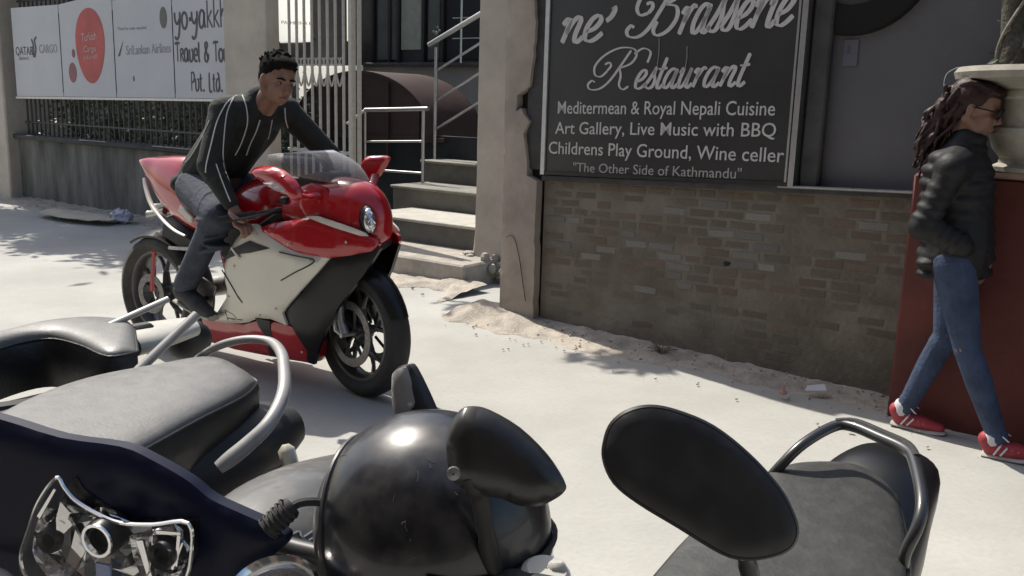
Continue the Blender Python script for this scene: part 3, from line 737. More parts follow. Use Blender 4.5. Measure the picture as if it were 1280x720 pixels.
# hand lettered travel agency panel (even strokes)
UN = {
 'y': ([[(0, 1), (.04, .5), (.22, .3), (.42, .6)], [(.46, 1.02), (.42, .3), (.30, -.45), (.10, -.62), (-.02, -.45)]], .60),
 'o': ([[(.25, 1), (.06, .8), (.02, .4), (.14, .04), (.34, .04), (.46, .4), (.42, .8), (.25, 1)]], .58),
 '-': ([[(.08, .55), (.13, .6), (.18, .55), (.13, .5), (.08, .55)]], .28),
 'a': ([[(.44, .95), (.2, 1.02), (.04, .65), (.06, .15), (.22, .02), (.4, .3), (.44, .95)], [(.44, .95), (.44, .3), (.52, 0)]], .64),
 'k': ([[(.06, 1.6), (.06, 0)], [(.42, 1.0), (.08, .5)], [(.14, .55), (.46, 0)]], .54),
 'h': ([[(.06, 1.6), (.06, 0)], [(.06, .6), (.22, 1), (.42, .85), (.44, 0)]], .58),
 'T': ([[(.26, 1.5), (.26, 0)], [(-.04, 1.42), (.2, 1.52), (.56, 1.48)]], .58),
 'r': ([[(.06, 1), (.06, 0)], [(.06, .95), (.3, 1), (.38, .75), (.12, .55)], [(.16, .55), (.42, 0)]], .50),
 'v': ([[(.04, 1), (.06, .2), (.2, 0), (.4, .2), (.42, .8), (.3, 1)]], .56),
 'e': ([[(.06, .5), (.4, .55), (.36, .95), (.14, .98), (.03, .5), (.14, .05), (.42, .06)]], .52),
 'l': ([[(.1, 1.55), (.08, .2), (.22, 0)]], .32),
 '&': ([[(.5, .1), (.12, 1.2), (.26, 1.5), (.38, 1.25), (.06, .5), (.12, .05), (.36, .05), (.5, .6)]], .70),
 'u': ([[(.05, 1), (.05, .25), (.2, .02), (.38, .2), (.42, 1)], [(.42, 1), (.44, .1), (.5, 0)]], .60),
 'P': ([[(.08, 1.5), (.08, 0)], [(.08, 1.45), (.36, 1.45), (.46, 1.1), (.34, .75), (.1, .7)]], .56),
 't': ([[(.14, 1.4), (.12, .2), (.28, 0)], [(-.02, .95), (.34, 1)]], .40),
 '.': ([[(.06, .02), (.1, .08), (.12, .02), (.06, .0)]], .34),
 'L': ([[(.08, 1.5), (.08, .05), (.4, .02)]], .48),
 'd': ([[(.4, .95), (.16, .95), (.03, .5), (.12, .05), (.3, .05), (.44, .5)], [(.2, 1.45), (.36, 1.3), (.44, .5), (.42, 0)]], .60),
 's': ([[(.38, .9), (.15, 1), (.08, .7), (.34, .4), (.3, .05), (.04, .08)]], .5), ' ': ([], .42)}
def uncial(word, s0, s1, z0, h, wid, mt):
    adv = sum(UN[c][1] for c in word); sx = (s1 - s0) / adv; x = 0
    for c in word:
        mm = M()
        strokes_mesh(mm, UN[c][0], s0 + x * sx, z0, sx, h, 0, wid, YB, None, .01, n=5); x += UN[c][1]
        if UN[c][0]: mm.build('letter', mt, bb, FL, 0)
uncial('yo-yakkha', 2.02, 3.02, 2.07, .165, .030, INK); uncial('Travel & Tour', 2.01, 2.97, 1.74, .125, .026, INK); uncial('Pvt. Ltd.', 2.26, 2.80, 1.445, .125, .022, INK)

pc = LT('cream_pillar', 'wide cream plaster pillar between the billboard and the iron gate', 'pillar', 3.3)
b = M(); b.bev((3.275, -.08, 1.10), (.65, .16, 2.8), .015); b.build('shaft', CREAM, pc, FL)

gt = LT('iron_gate', 'open cream-painted iron bar gate with scrolls behind the rider', 'gate', 4.1)
bar = M(); bar.tube([(0, 0, .12), (0, 0, 2.45)], .0135, 8); bme = bar.mesh('bar', GATEP); inv = inv_of(gt)
gs = [3.73 + i * .104 for i in range(8)]
for s_ in gs: instance(bme, 'bar', gt, FL @ Matrix.Translation((s_, 0, 0)), inv)
for i, s_ in enumerate(gs[:-1]):
    b = M(); c_ = s_ + .052
    for sg_ in (-1, 1):
        b.tube([(c_ + sg_ * .022 + .022 * math.cos(a), 0, 1.735 + .032 * math.sin(a)) for a in [PI / 2 + sg_ * (2 * PI * j / 12) * .8 for j in range(13)]], .0075, 5)
    b.build('scroll', GATEP, gt, FL)
for i in range(0, 7):
    s_ = gs[i]; b = M(); b.tube(cr([(s_, 0, 1.66), (s_ + .03, 0, 1.56), (s_ + .052, 0, 1.52), (s_ + .074, 0, 1.56), (s_ + .104, 0, 1.66)], 4), .009, 6); b.build('arch', GATEP, gt, FL)
bar = M(); bar.tube([(0, 0, .12), (0, 0, 1.52)], .011, 6); bme2 = bar.mesh('thin_bar', GATEP)
for z_, th in ((.92, .03), (.14, .04), (2.42, .03)):
    b = M(); b.bev((4.12, 0, z_), (.86, .03, th), .005); b.build('rail', GATEP, gt, FL)
b = M(); b.bev((4.565, 0, 1.25), (.055, .055, 2.5), .008); b.bev((4.625, .03, 1.25), (.03, .04, 2.5), .006); b.build('post', GATEP, gt, FL)

# --- stone steps ------------------------------------------------------------------------------------
stp = LT('stone_steps', 'flight of grey concrete steps climbing behind the gate line', 'stairs', 5.6)
treads = [(.58, -.06, 0, .18, 3.95, 6.36), (-.06, -.74, 0, .37, 4.66, 6.6), (-.74, -1.30, 0, .57, 4.35, 6.6), (-1.30, -2.10, 0, .79, 4.24, 6.4), (-2.10, -2.7, 0, 1.0, 4.25, 6.6), (-2.7, -3.3, 0, 1.22, 4.25, 6.6)]
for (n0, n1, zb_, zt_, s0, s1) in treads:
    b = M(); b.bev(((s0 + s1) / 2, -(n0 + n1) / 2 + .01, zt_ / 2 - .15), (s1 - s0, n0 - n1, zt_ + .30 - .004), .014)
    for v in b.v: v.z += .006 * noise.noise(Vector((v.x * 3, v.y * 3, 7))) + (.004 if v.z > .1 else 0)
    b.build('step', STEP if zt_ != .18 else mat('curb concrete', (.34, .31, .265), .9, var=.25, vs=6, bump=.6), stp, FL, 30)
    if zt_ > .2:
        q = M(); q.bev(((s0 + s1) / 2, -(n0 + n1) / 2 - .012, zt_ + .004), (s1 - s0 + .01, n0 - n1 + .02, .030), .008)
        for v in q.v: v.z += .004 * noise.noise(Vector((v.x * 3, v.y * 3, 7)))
        q.build('tread_slab', mat('sunlit tread', (.42, .40, .35), .9, var=.15, vs=6, bump=.4) if zt_ < .5 else mat('grey tread', (.22, .21, .185), .9, var=.2, vs=6, bump=.4), stp, FL)  # pale slabs paint sun on the lower treads, darker steps the shaded risers
# handrails
hr = LT('steel_handrail', 'sloping stainless steel handrail climbing the steps beside the pillar', 'handrail', 4.25, 1.5, .8)
Y1 = 1.5
b = M(); b.tube([(4.25, Y1, .79), (4.25, Y1, 1.96)], .017, 10); b.build('post', STEEL, hr, FL)
b = M(); b.tube([(5.15, Y1, 1.5), (5.15, Y1, 2.55)], .017, 10); b.build('post', STEEL, hr, FL)
b = M(); b.tube([(4.15, Y1, 1.985), (5.35, Y1, 2.50)], .026, 12); b.build('top_rail', STEEL, hr, FL)
for z0, z1 in ((1.73, 2.05), (1.42, 1.76), (1.13, 1.47)):
    b = M(); b.tube([(4.27, Y1, z0), (5.15, Y1, z1 + (z1 - z0) * .3)], .013, 8); b.build('rail', STEEL, hr, FL)
b = M(); b.lathe([(.001, .02), (.03, .015), (.035, 0), (.001, 0)], FL @ Vector((4.25, Y1, .79)), (0, 0, 1), 14); b.build('foot_flange', STEEL, hr)
h2 = LT('steel_guardrail', 'low level steel guardrail in front of the maroon arched canopy', 'handrail', 4.4, 1.1, .57)
for nm_, pts, r_ in (('top_rail', [(3.62, 1.1, 1.30), (4.50, 1.1, 1.335)], .022), ('rail', [(3.62, 1.1, .97), (4.43, 1.1, 1.01)], .012), ('rail', [(3.75, 1.1, .68), (4.43, 1.1, .69)], .012), ('post', [(4.44, 1.1, .55), (4.44, 1.1, 1.33)], .018),
                     ('post', [(3.62, 1.1, .4), (3.62, 1.1, 1.30)], .014), ('rail', [(3.62, 1.1, 1.30), (3.50, .95, 1.15)], .016)):
    b = M(); b.tube(pts, r_, 10); b.build(nm_, STEEL, h2, FL)
# maroon barrel canopy over the basement stair
ca = LT('arched_canopy', 'maroon arched canopy over the dark basement entrance', 'canopy', 3.0, 1.6)
arc = [(2.97 + 1.14 * math.cos(a), 0, .98 + .75 * math.sin(a)) for a in [PI * i / 28 for i in range(29)]]
b = M(); b.loft([[(p[0] + (.03 if k in (1, 2) else 0) * 0, 1.62 + (0 if k < 2 else .9), p[2] - (.0 if k in (0, 3) else .03)) for k in range(4)] for p in arc]); b.build('roof_sheet', MAROON, ca, FL)
b = M(); nA = len(arc)
b.add([(p[0], 1.66, p[2] - .015) for p in arc] + [(p[0], 1.69, p[2] - .015) for p in arc], [tuple(range(nA)), tuple(range(nA, 2 * nA))[::-1]] + [(i, i + 1, i + 1 + nA, i + nA) for i in range(nA - 1)] + [(nA - 1, 0, nA, 2 * nA - 1)])
b.build('end_sheet', MAROON, ca, FL)
for i in range(5):
    b = M(); s_ = 2.05 + i * .46; b.bev((s_, 1.64, 1.15), (.035, .04, .9 if 0 < i < 4 else .4), .004); b.build('rib', mat('dark brown metal', (.04, .025, .02), .5), ca, FL)
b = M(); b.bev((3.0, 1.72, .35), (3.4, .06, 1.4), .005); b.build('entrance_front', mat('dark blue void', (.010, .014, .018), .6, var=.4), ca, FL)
b = M(); b.bev((3.3, 1.66, 1.0), (1.9, .03, .05), .005); b.build('lintel', mat('dark brown metal', (.04, .025, .02)), ca, FL)

# building behind
bd = LT('building', 'two-tone building with dark doors beyond the steps', 'building', 3.5, 3.4)
b = M(); b.bev((5.2, 3.6, .60), (8.6, .35, 2.54), .01); b.build('plinth_wall', BEIGE, bd, FL)
b = M(); b.bev((5.95, 3.62, 2.95), (9.9, .3, 2.2), .01); b.build('upper_wall', DARKW, bd, FL)
b = M(); b.bev((5.2, 3.40, 1.885), (8.6, .10, .05), .01); b.build('sill', CONCD, bd, FL)
for s0, s1, z0, z1, mt, nm_ in ((1.94, 2.30, 2.08, 3.1, CURT, 'window_blind'), (1.50, 1.72, 1.95, 3.1, mat('grey green panel', (.09, .10, .085), .7), 'door_panel'), (1.76, 1.88, 1.95, 3.1, MATS['grey green panel'], 'door_panel'), (2.42, 2.62, 1.95, 3.1, MATS['grey green panel'], 'door_panel'),
                                 (2.75, 3.7, 1.95, 3.1, DARKIN, 'doorway'), (3.85, 4.9, 1.95, 3.1, DARKIN, 'doorway')):
    b = M(); b.bev(((s0 + s1) / 2, 3.455, (z0 + z1) / 2), (s1 - s0, .03, z1 - z0), .004); b.build(nm_, mt, bd, FL)
for s_ in (1.42, 1.74, 1.90, 2.35, 2.68, 3.78):
    b = M(); b.bev((s_, 3.44, 2.5), (.05, .06, 1.2), .006); b.build('frame', mat('dark frame wood', (.022, .02, .018), .6), bd, FL)
b = M(); 
for z_ in (2.2, 2.45): b.tube([(2.96, 3.3, z_), (3.6, 3.3, z_)], .008, 6)
b.tube([(3.1, 3.3, 1.9), (3.1, 3.3, 2.8)], .014, 6); b.build('window_grille', STEEL, bd, FL)
b = M()
for dx, dz, rr_ in ((0, 0, .03), (.05, .03, .022), (-.05, .02, .02), (.02, .07, .018)): b.ell((2.62 + dx, 3.38, 2.28 + dz), (rr_, rr_ * .6, rr_))
b.build('brass_ornament', CASTA, bd, FL)
# brown garden wall and sun-lit sheets seen through the gate
gw = LT('garden_wall', 'brown rendered wall seen through the bars of the gate', 'wall', .6, 3.2)
b = M(); b.bev((-.3, 3.3, 1.0), (3.0, .2, 2.38), .01); b.build('wall', BROWN, gw, FL)
b = M(); b.bev((1.02, 3.0, 2.4), (.5, .2, 2.4), .01); b.build('pier', mat('grey brown render', (.17, .15, .13), .85, var=.15), gw, FL)
bn = LT('backlit_banner', 'sunlit white banner glowing behind the top of the gate', 'banner', .3, 3.1, 2.2)
def sheet(cx, cy, pxs, par, yo=0):
    P0 = FL @ Vector((cx, cy, 0)); N0 = FL.to_3x3() @ Vector((-.7, .7, 0)); q = [onpl(x, y, P0, N0) for x, y in pxs]; w_ = N0.normalized() * .008
    m_ = M(); m_.add(q + [p + w_ for p in q], [(0, 1, 2, 3), (7, 6, 5, 4), (0, 4, 5, 1), (1, 5, 6, 2), (2, 6, 7, 3), (3, 7, 4, 0)]); m_.build('sheet', SHEET, par, I4, 0); return P0, N0
Pb, Nb = sheet(.2, 3.1, [(346, 53), (408, 53), (409, -60), (345, -60)], bn)
tb0 = onpl(352, 30, Pb, Nb) - Nb.normalized() * .01; fr_b = Matrix.Translation(tb0) @ Matrix.Rotation(math.atan2((FL.to_3x3() @ Vector((.7, .7, 0))).y, (FL.to_3x3() @ Vector((.7, .7, 0))).x), 4, 'Z')
text('PASHMINA HOUSE', 0, .62, 0, 0, .045, INKF, bn, fr_b, -.004)
b2 = LT('backlit_backdrop', 'added sun-catching white awning sheet behind the gate scrolls over the maroon canopy', 'backdrop', 2.1, 1.9, 1.3)
sheet(2.2, 2.9, [(372, 150), (452, 150), (454, 82), (372, 82)], b2)  # added sheet glows in place of an unidentified bright patch through the gate
# block behind the billboard and its street tree: shade the left of the street
bk = LT('back_house', 'dark brown house front behind the billboard fence', 'building', .3, 2.4)
b = M(); b.bev((-2.5, 2.8, 1.6), (3.9, .3, 3.9), .01); b.bev((-10, 2.81, 1.6), (11.1, .3, 3.9), .01); b.build('wall', mat('dark brown render', (.06, .052, .045), .9, var=.3, vs=2), bk, FL)
for i in range(3):
    b = M(); b.bev((-3.8 + i * 1.2, 2.63, 2.3), (.9, .05, 1.1), .01); f_ = b.build('window', DARKW, bk, FL); q = M(); q.bev((-3.8 + i * 1.2, 2.6, 2.3), (.78, .02, .98), .004); q.build('pane', BLKG, f_, FL)
tr_ = LT('street_tree', 'leafy tree standing behind the billboard at the left', 'tree', -2.2, 1.2)
b = M(); b.tube(cr([(-2.3, 1.2, 0), (-2.25, 1.2, 1.5), (-2.1, 1.1, 3.0), (-1.7, .6, 4.2)], 5), [.16, .14, .12, .11, .1, .09, .08, .08, .07, .07, .06, .06, .05, .05, .04, .04], 12); b.build('trunk', BARK, tr_, FL)
b = M()
for k in range(9):
    a = k * .7; e = (-1.9 + 1.5 * math.cos(a), .2 + 1.0 * math.sin(a), 4.4 + .5 * math.sin(k * 2.1)); b.tube(cr([(-2.1, 1.1, 3.0 + .1 * k), (-2.0 + .6 * math.cos(a), .8 + .4 * math.sin(a), 3.9), e], 5), [.05, .02], 7)
b.build('limb', BARK, tr_, FL)
rr = random.Random(21); cl = [(Vector((rr.uniform(-3.6, 1.2), rr.uniform(-.9, 1.5), rr.uniform(3.6, 5.0))), rr.uniform(.18, .38)) for _ in range(30)]
def crownp():
    c, s_ = rr.choice(cl); return c + Vector((rr.gauss(0, s_), rr.gauss(0, s_), rr.gauss(0, s_ * .6)))
b = M(); leaves(b, 15000, crownp, .11, rr); o_ = b.build('crown', LEAF, tr_, FL, 0); o_['kind'] = 'stuff'

# --- small things on the ground -------------------------------------------------------------------
rr = random.Random(4)
def pebble(mm, c, r_): mm.ell(c, (r_ * rr.uniform(.7, 1.4), r_ * rr.uniform(.7, 1.3), r_ * rr.uniform(.4, .8)), Matrix.Rotation(rr.random() * 3, 3, 'Z'), 6, 4)
b = M()
for i in range(230):
    s_ = rr.uniform(-2.6, .6); n_ = abs(rr.gauss(.18, .2)); p = FS @ Vector((s_, -n_, 0)); pebble(b, (p.x, p.y, ground_h(p.x, p.y) + .012 + .02 * max(0, 1 - n_ / .3)), rr.uniform(.003, .009))
for i in range(70):
    s_ = rr.uniform(-2, 6.5); n_ = abs(rr.gauss(.3, .3)) + (.6 if s_ > 4.6 else 0); p = FL @ Vector((s_, -n_, 0)); pebble(b, (p.x, p.y, ground_h(p.x, p.y) + .015), rr.uniform(.006, .02))
props(b.build('gravel', STONE, None, I4, 0), label='loose gravel and crumbs along the foot of the walls', cat='gravel', kind='stuff')
def stone(px, py, r_, label, mt=STONE, group=None):
    p = at(px, py, .02); t = thing('stone', label, 'stone', (p.x, p.y, p.z), 0, group); m_ = M(); m_.ell((p.x, p.y, p.z + .01), (r_, r_ * .8, r_ * .55), Matrix.Rotation(rr.random() * 3, 3, 'Z'), 9, 6)
    for v in m_.v: v += Vector((nz(v.x, v.z, 40), nz(v.y, v.z, 40, 2), nz(v.x, v.y, 40, 4))) * r_ * .25
    m_.build('stone', mt, t, I4, 25)
stone(978, 493, .022, 'small brick-red stone on the dirt near the walking woman', mat('red stone', (.36, .20, .16), .9))
stone(662, 398, .035, 'pale stone lying by the foot of the pier')
stone(690, 402, .025, 'smaller stone right of the pier on the dirt')
stone(1060, 535, .014, 'tiny stone beside the rim of shade near the woman')
pa = thing('scrap_of_paper', 'white scrap of paper on the dirt beside the wall shadow', 'litter', at(1018, 488, .02), 30)
b = M(); c_ = at(1018, 488, .03); b.add([c_ + Vector(v) for v in ((-.05, -.01, 0), (.05, -.03, .01), (.055, .02, .03), (-.03, .03, .015), (-.05, -.01, -.004), (.05, -.03, .006), (.055, .02, .026), (-.03, .03, .011))], [(0, 1, 2, 3), (7, 6, 5, 4), (0, 4, 5, 1), (1, 5, 6, 2), (2, 6, 7, 3), (3, 7, 4, 0)]); b.build('sheet', PAPER, pa)
wd = thing('dry_weed', 'small dry weed tuft on the dirt halfway along the brick wall', 'weed', at(825, 442, .02), 0)
b = M(); c_ = at(827, 443, .02)
for i in range(34):
    a = rr.random() * 6.28; l_ = rr.uniform(.04, .10); e = c_ + Vector((math.cos(a) * l_, math.sin(a) * l_, rr.uniform(.02, .07))); b.tube([c_, (c_ + e) / 2 + Vector((0, 0, .012)), e], [.003, .0015], 4)
o_ = b.build('stalks', mat('dry stalk', (.16, .14, .10), .9, var=.5, vs=50), wd); o_['kind'] = 'stuff'
for k, (px, py, lab, mt) in enumerate(((98, 272, 'wide torn cream cardboard lying at the foot of the concrete wall', mat('card', (.50, .45, .36), .9, var=.1)), (152, 276, 'crumpled pale blue plastic bag against the concrete wall', mat('plastic bag', (.42, .43, .50), .4, var=.1)))):
    c_ = at(px, py, .03); t = thing(('cardboard_sheet', 'plastic_bag')[k], lab, ('cardboard', 'bag')[k], c_, -36)
    if k == 0:
        m_ = panel([(-.62, -.10), (-.30, -.16), (.1, -.17), (.55, -.10), (.62, .04), (.3, .12), (-.2, .14), (-.55, .08)], lambda u, v, o: c_ + Vector((u * .85, v * 1.6 - .5 * u, .035 + .02 * noise.noise(Vector((u * 5, v * 8, 1))) + o)), .06, .004, .03, .01)
        m_.build('sheet', mt, t, I4, 30)
    else:
        m_ = M(); m_.ell(c_ + Vector((0, 0, .05)), (.17, .10, .07), Matrix.Rotation(-.6, 3, 'Z'), 22, 14)
        for v in m_.v: v += Vector((nz(v.x, v.z, 18), nz(v.y, v.z, 18, 2), nz(v.x, v.y, 22, 4))) * .05
        m_.build('crumpled_film', mt, t, I4, 20)
# added unseen tree: limbs placed out of frame to cast shade on the street
gt_ = LT('shade_tree', 'added unseen tree behind the sign wall with limbs casting shade on the street', 'tree', 8.4, 3.2)
rr = random.Random(31); tb = FL @ Vector((8.4, 3.2, 0)); top = tb + Vector((-.2, .1, 3.9))
b = M(); b.tube(cr([tb, tb + Vector((.05, 0, 1.5)), tb + Vector((-.1, .1, 2.8)), top], 5), [.17 - .006 * i for i in range(16)], 12); b.build('trunk', BARK, gt_)
b = M(); cl = []
for tx, ty, hh in ((-.20, 6.30, 4.3), (-.05, 6.05, 4.3), (.80, 4.90, 4.5), (.62, 5.02, 4.5)):
    e = Vector((tx - hh / 1.376 * .649, ty + hh / 1.376 * .760, hh)); b.tube(cr([top - Vector((0, 0, .6)), top.lerp(e, .5) + Vector((0, 0, .25)), e], 6), [.07 - .0045 * i for i in range(13)], 7); cl.append((e, .085))
for k in range(14):
    cl.append((top + Vector((rr.gauss(.6, .7), rr.gauss(.5, .6), rr.gauss(.5, .4))), .3))
b.build('limb', BARK, gt_)
b = M()
def cp2():
    c, s_ = cl[rr.randrange(4)] if rr.random() < .045 else rr.choice(cl[4:])
    return c + Vector((rr.gauss(0, s_ * 1.5), rr.gauss(0, s_ * .8), rr.gauss(0, s_ * .5))) if s_ < .1 else c + Vector((rr.gauss(0, s_), rr.gauss(0, s_), rr.gauss(0, s_)))
leaves(b, 6500, cp2, .09, rr); o_ = b.build('crown', LEAF, gt_, I4, 0); o_['kind'] = 'stuff'
# house fronts across the street, behind the photographer
op = thing('opposite_house', 'plain brick house front across the street', 'building', (2.0, -4.6, 0), -38)
FO = frame((2.0, -4.6, 0), -38)
b = M(); b.bev((0, -.2, 3.2), (26, .4, 6.6), .02); b.build('wall', mat('opposite render', (.20, .15, .12), .9, var=.2, vs=2), op, FO)
for i in range(8):
    b = M(); b.bev((-11 + i * 3, .02, 1.3), (2.0, .08, 2.3), .02); f_ = b.build('shop_front', DARKW, op, FO)
    b = M(); b.bev((-11 + i * 3, .02, 4.6), (1.3, .08, 1.5), .02); b.build('window', BLKG, op, FO)

# ============================================================ THE RED AND SILVER MOTORCYCLE
def lerp_tab(x, tx, ty):
    if x <= tx[0]: return ty[0]
    for i in range(len(tx) - 1):
        if x <= tx[i + 1]: return ty[i] + (ty[i + 1] - ty[i]) * (x - tx[i]) / (tx[i + 1] - tx[i])
    return ty[-1]
def hw(x, z):
    return lerp_tab(z, [.12, .3, .45, .7, .85, .95, 1.1], [.09, .19, .235, .25, .23, .2, .15]) * lerp_tab(x, [-.9, -.3, .3, .5, .7, .85, .95], [.6, 1, 1, .92, .66, .36, .2])
sb = thing('sport_motorcycle', 'red and silver faired sport motorcycle ridden past the steps', 'motorcycle', (-1.3, 4.647, 0), -32)
def bp_(name, m, mt, par=sb, sm=40, fr=FB): return m.build(name, mt, par, fr, sm)
def side_panel(name, outl, mt, k=1.0, bulge=.014, r=.03, thick=.012, step=.03, both=True, smooth=False, add=0.0, sm=40):
    for sg_ in ((-1, 1) if both else (-1,)):
        m_ = panel(outl, lambda u, v, o: Vector((u, sg_ * (hw(u, v) * k + add + o), v)), step, bulge, r, thick, smooth)
        bp_(name, m_, mt, sm=sm)
def lathe_wheel(cx, cz, Rr, tw, rimr, par, tyre_mat, rim_mat, fr, steer=0, nsp=5, spoke='y', discs=True, dr=.155, flip=1, spw=.026):
    T = fr @ Matrix.Translation((cx, 0, cz)) @ Matrix.Rotation(R(steer), 4, 'Z')
    m_ = M(); h = tw / 2
    prof = [(rimr - .004, -h * .62), (rimr + .012, -h * .80), (rimr + (Rr - rimr) * .45, -h * 1.0), (Rr - .022, -h * .86), (Rr - .006, -h * .5), (Rr, 0), (Rr - .006, h * .5), (Rr - .022, h * .86), (rimr + (Rr - rimr) * .45, h), (rimr + .012, h * .80), (rimr - .004, h * .62), (rimr - .004, -h * .62)]
    m_.lathe(prof, (0, 0, 0), (0, 1, 0), 56); m_.build('tyre', tyre_mat, par, T, 50)
    m_ = M(); hr_ = h * .66
    m_.lathe([(rimr + .004, -hr_ - .004), (rimr - .010, -hr_ - .004), (rimr - .022, -hr_ + .014), (rimr - .03, 0), (rimr - .022, hr_ - .014), (rimr - .010, hr_ + .004), (rimr + .004, hr_ + .004), (rimr + .004, -hr_ - .004)], (0, 0, 0), (0, 1, 0), 56)
    rim = m_.build('rim', rim_mat, par, T, 40)
    m_ = M(); m_.lathe([(.001, -h * .7), (.032, -h * .7), (.042, -h * .5), (.042, h * .5), (.032, h * .7), (.001, h * .7)], (0, 0, 0), (0, 1, 0), 20); m_.build('hub', rim_mat, rim, T)
    for k in range(nsp):
        a = 2 * PI * k / nsp + .35; m_ = M(); c_, s_ = math.cos(a), math.sin(a)
        if spoke == 'y':
            mid = .48 * rimr
            m_.tube([(c_ * .03, 0, s_ * .03), (c_ * mid, 0, s_ * mid)], [.026, .017], 8, flat=1)
            for d in (-.27, .27): m_.tube([(c_ * mid * .97, 0, s_ * mid * .97), (math.cos(a + d * .6) * rimr * .75, 0, math.sin(a + d * .6) * rimr * .75), (math.cos(a + d) * (rimr - .018), 0, math.sin(a + d) * (rimr - .018))], [.014, .010, .013], 7)
        else: m_.tube([(c_ * .03, 0, s_ * .03), (c_ * (rimr - .018), 0, s_ * (rimr - .018))], [spw, spw * .8], 8)
        m_.build('spoke', rim_mat, rim, T)
    if discs:
        for sy in ((-1, 1) if discs == 2 else (-1,)):
            y_ = sy * (h + .012); m_ = M()
            m_.lathe([(dr - .040, y_ - .003), (dr, y_ - .003), (dr, y_ + .003), (dr - .040, y_ + .003), (dr - .040, y_ - .003)], (0, 0, 0), (0, 1, 0), 40); m_.build('brake_disc', DISC, rim, T, 30)
            m_ = M()
            for k in range(6):
                a = 2 * PI * k / 6; m_.tube([(math.cos(a) * .035, y_ * .8, math.sin(a) * .035), (math.cos(a + .25) * (dr - .038), y_, math.sin(a + .25) * (dr - .038))], .008, 5)
            m_.build('disc_carrier', BLKF, rim, T)
    return T
FWX, FWZ, FWR = .70, .315, .315
wf = M(); 
TF = lathe_wheel(FWX, FWZ, .315, .125, .228, sb, RUB, RIM, FB, steer=-12, discs=2, dr=.158)
TR = lathe_wheel(-.74, .322, .322, .185, .228, sb, RUBD, RIM, FB, discs=1, dr=.11)
# fork, caliper, front mudguard in steered frame
for sy in (-1, 1):
    m_ = M(); y_ = sy * .105
    m_.tube([(.0, y_, 0), (-.035, y_, .06), (-.05, y_, .13)], [.026, .02, .024], 12); m_.tube([(-.045, y_, .11), (-.13, y_, .36)], [.023, .023], 14); m_.build('fork_leg', CASTA, sb, TF)
    m_ = M(); m_.tube([(-.12, y_, .33), (-.26, y_, .70)], .028, 14); m_.build('fork_tube', BLKF, sb, TF)
    m_ = M(); m_.bev((-.085, y_ - sy * .012, .075), (.055, .055, .105), .014, Matrix.Rotation(R(-25), 3, 'Y')); m_.bev((-.10, y_ + sy * .012, .07), (.03, .03, .08), .008, Matrix.Rotation(R(-25), 3, 'Y')); m_.build('brake_caliper', CASTA, sb, TF)
    m_ = M(); m_.tube([(-.07, y_ + sy * .02, .12), (-.03, y_ + sy * .03, .02), (.0, y_ + sy * .015, .0)], .010, 8); m_.build('caliper_bracket', CASTA, sb, TF)
m_ = M(); rings = []
for i in range(15):
    a = R(22 + 128 * i / 14); wv = .070 * (1 - .25 * abs(i - 7) / 7)
    ring = []
    for j in range(9):
        t = -1 + 2 * j / 8; rr_ = .337 - .035 * t * t * (1 if abs(t) < .99 else 1.3); ring.append((math.cos(a) * rr_, t * wv, math.sin(a) * rr_))
    for j in range(8, -1, -1):
        t = -1 + 2 * j / 8; rr_ = .330 - .035 * t * t; ring.append((math.cos(a) * rr_, t * wv * .95, math.sin(a) * rr_))
    rings.append(ring)
m_.loft(rings); m_.build('front_mudguard', BLKG, sb, TF)
m_ = M(); m_.tube([(0, -.13, 0), (0, .13, 0)], .012, 10); m_.build('axle', CASTA, sb, TF)

# --- core: engine, frame, radiator
m_ = M(); m_.bev((.12, 0, .46), (.50, .30, .34), .05); m_.bev((.02, 0, .30), (.42, .24, .16), .04); bp_('engine_block', m_, BLKF)
m_ = M(); m_.bev((.12, 0, .68), (.56, .28, .22), .04); bp_('airbox', m_, BLKM)
m_ = M(); m_.lathe([(.001, 0), (.055, 0), (.07, -.01), (.075, -.03), (.001, -.03)], (.0, -.155, .42), (0, -1, 0), 24); bp_('clutch_cover', m_, CASTA)
m_ = M(); m_.bev((.44, 0, .50), (.05, .28, .34), .015, Matrix.Rotation(R(-14), 3, 'Y')); bp_('radiator', m_, BLKM)
for sy in (-1, 1):
    m_ = M(); m_.tube(cr([(.40, sy * .09, .90), (.25, sy * .16, .80), (.06, sy * .17, .66), (-.06, sy * .15, .46)], 5), .026, 8, flat=1.3); bp_('frame_spar', m_, BLKF)
m_ = M(); m_.tube(cr([(-.05, .11, .42), (-.28, .14, .41), (-.5, .135, .36), (-.74, .115, .322)], 5), [.05] * 8 + [.045] * 8, 10, flat=1.2); bp_('swingarm', m_, CASTA)
m_ = M(); m_.tube([(-.18, 0, .40), (-.26, 0, .66)], .035, 12); bp_('rear_shock', m_, RED)
m_ = M(); m_.tube([(-.70, -.105, .56), (-.735, -.10, .34)], [.012, .018], 8); bp_('red_link', m_, RED)
# heel plate, peg, brake lever on the rider's right
m_ = M(); m_.bev((-.20, -.175, .42), (.13, .012, .12), .004, Matrix.Rotation(R(20), 3, 'Y')); bp_('heel_plate', m_, CASTA)
m_ = M(); m_.tube([(-.19, -.17, .385), (-.19, -.29, .385)], .012, 8); bp_('foot_peg', m_, BLKF)
m_ = M(); m_.tube(cr([(-.17, -.20, .35), (-.08, -.22, .33), (.0, -.24, .34)], 4), .007, 6); bp_('brake_pedal', m_, CASTA)
m_ = M(); m_.tube([(-.19, .17, .385), (-.19, .29, .385)], .012, 8); bp_('foot_peg', m_, BLKF)
for k, (a0, a1) in enumerate((((-.30, -.14, .62), (-.55, -.12, .60)), ((-.28, -.14, .54), (-.50, -.10, .50)))):
    m_ = M(); m_.tube([a0, a1], .010, 7); bp_('subframe_tube', m_, CASTA)
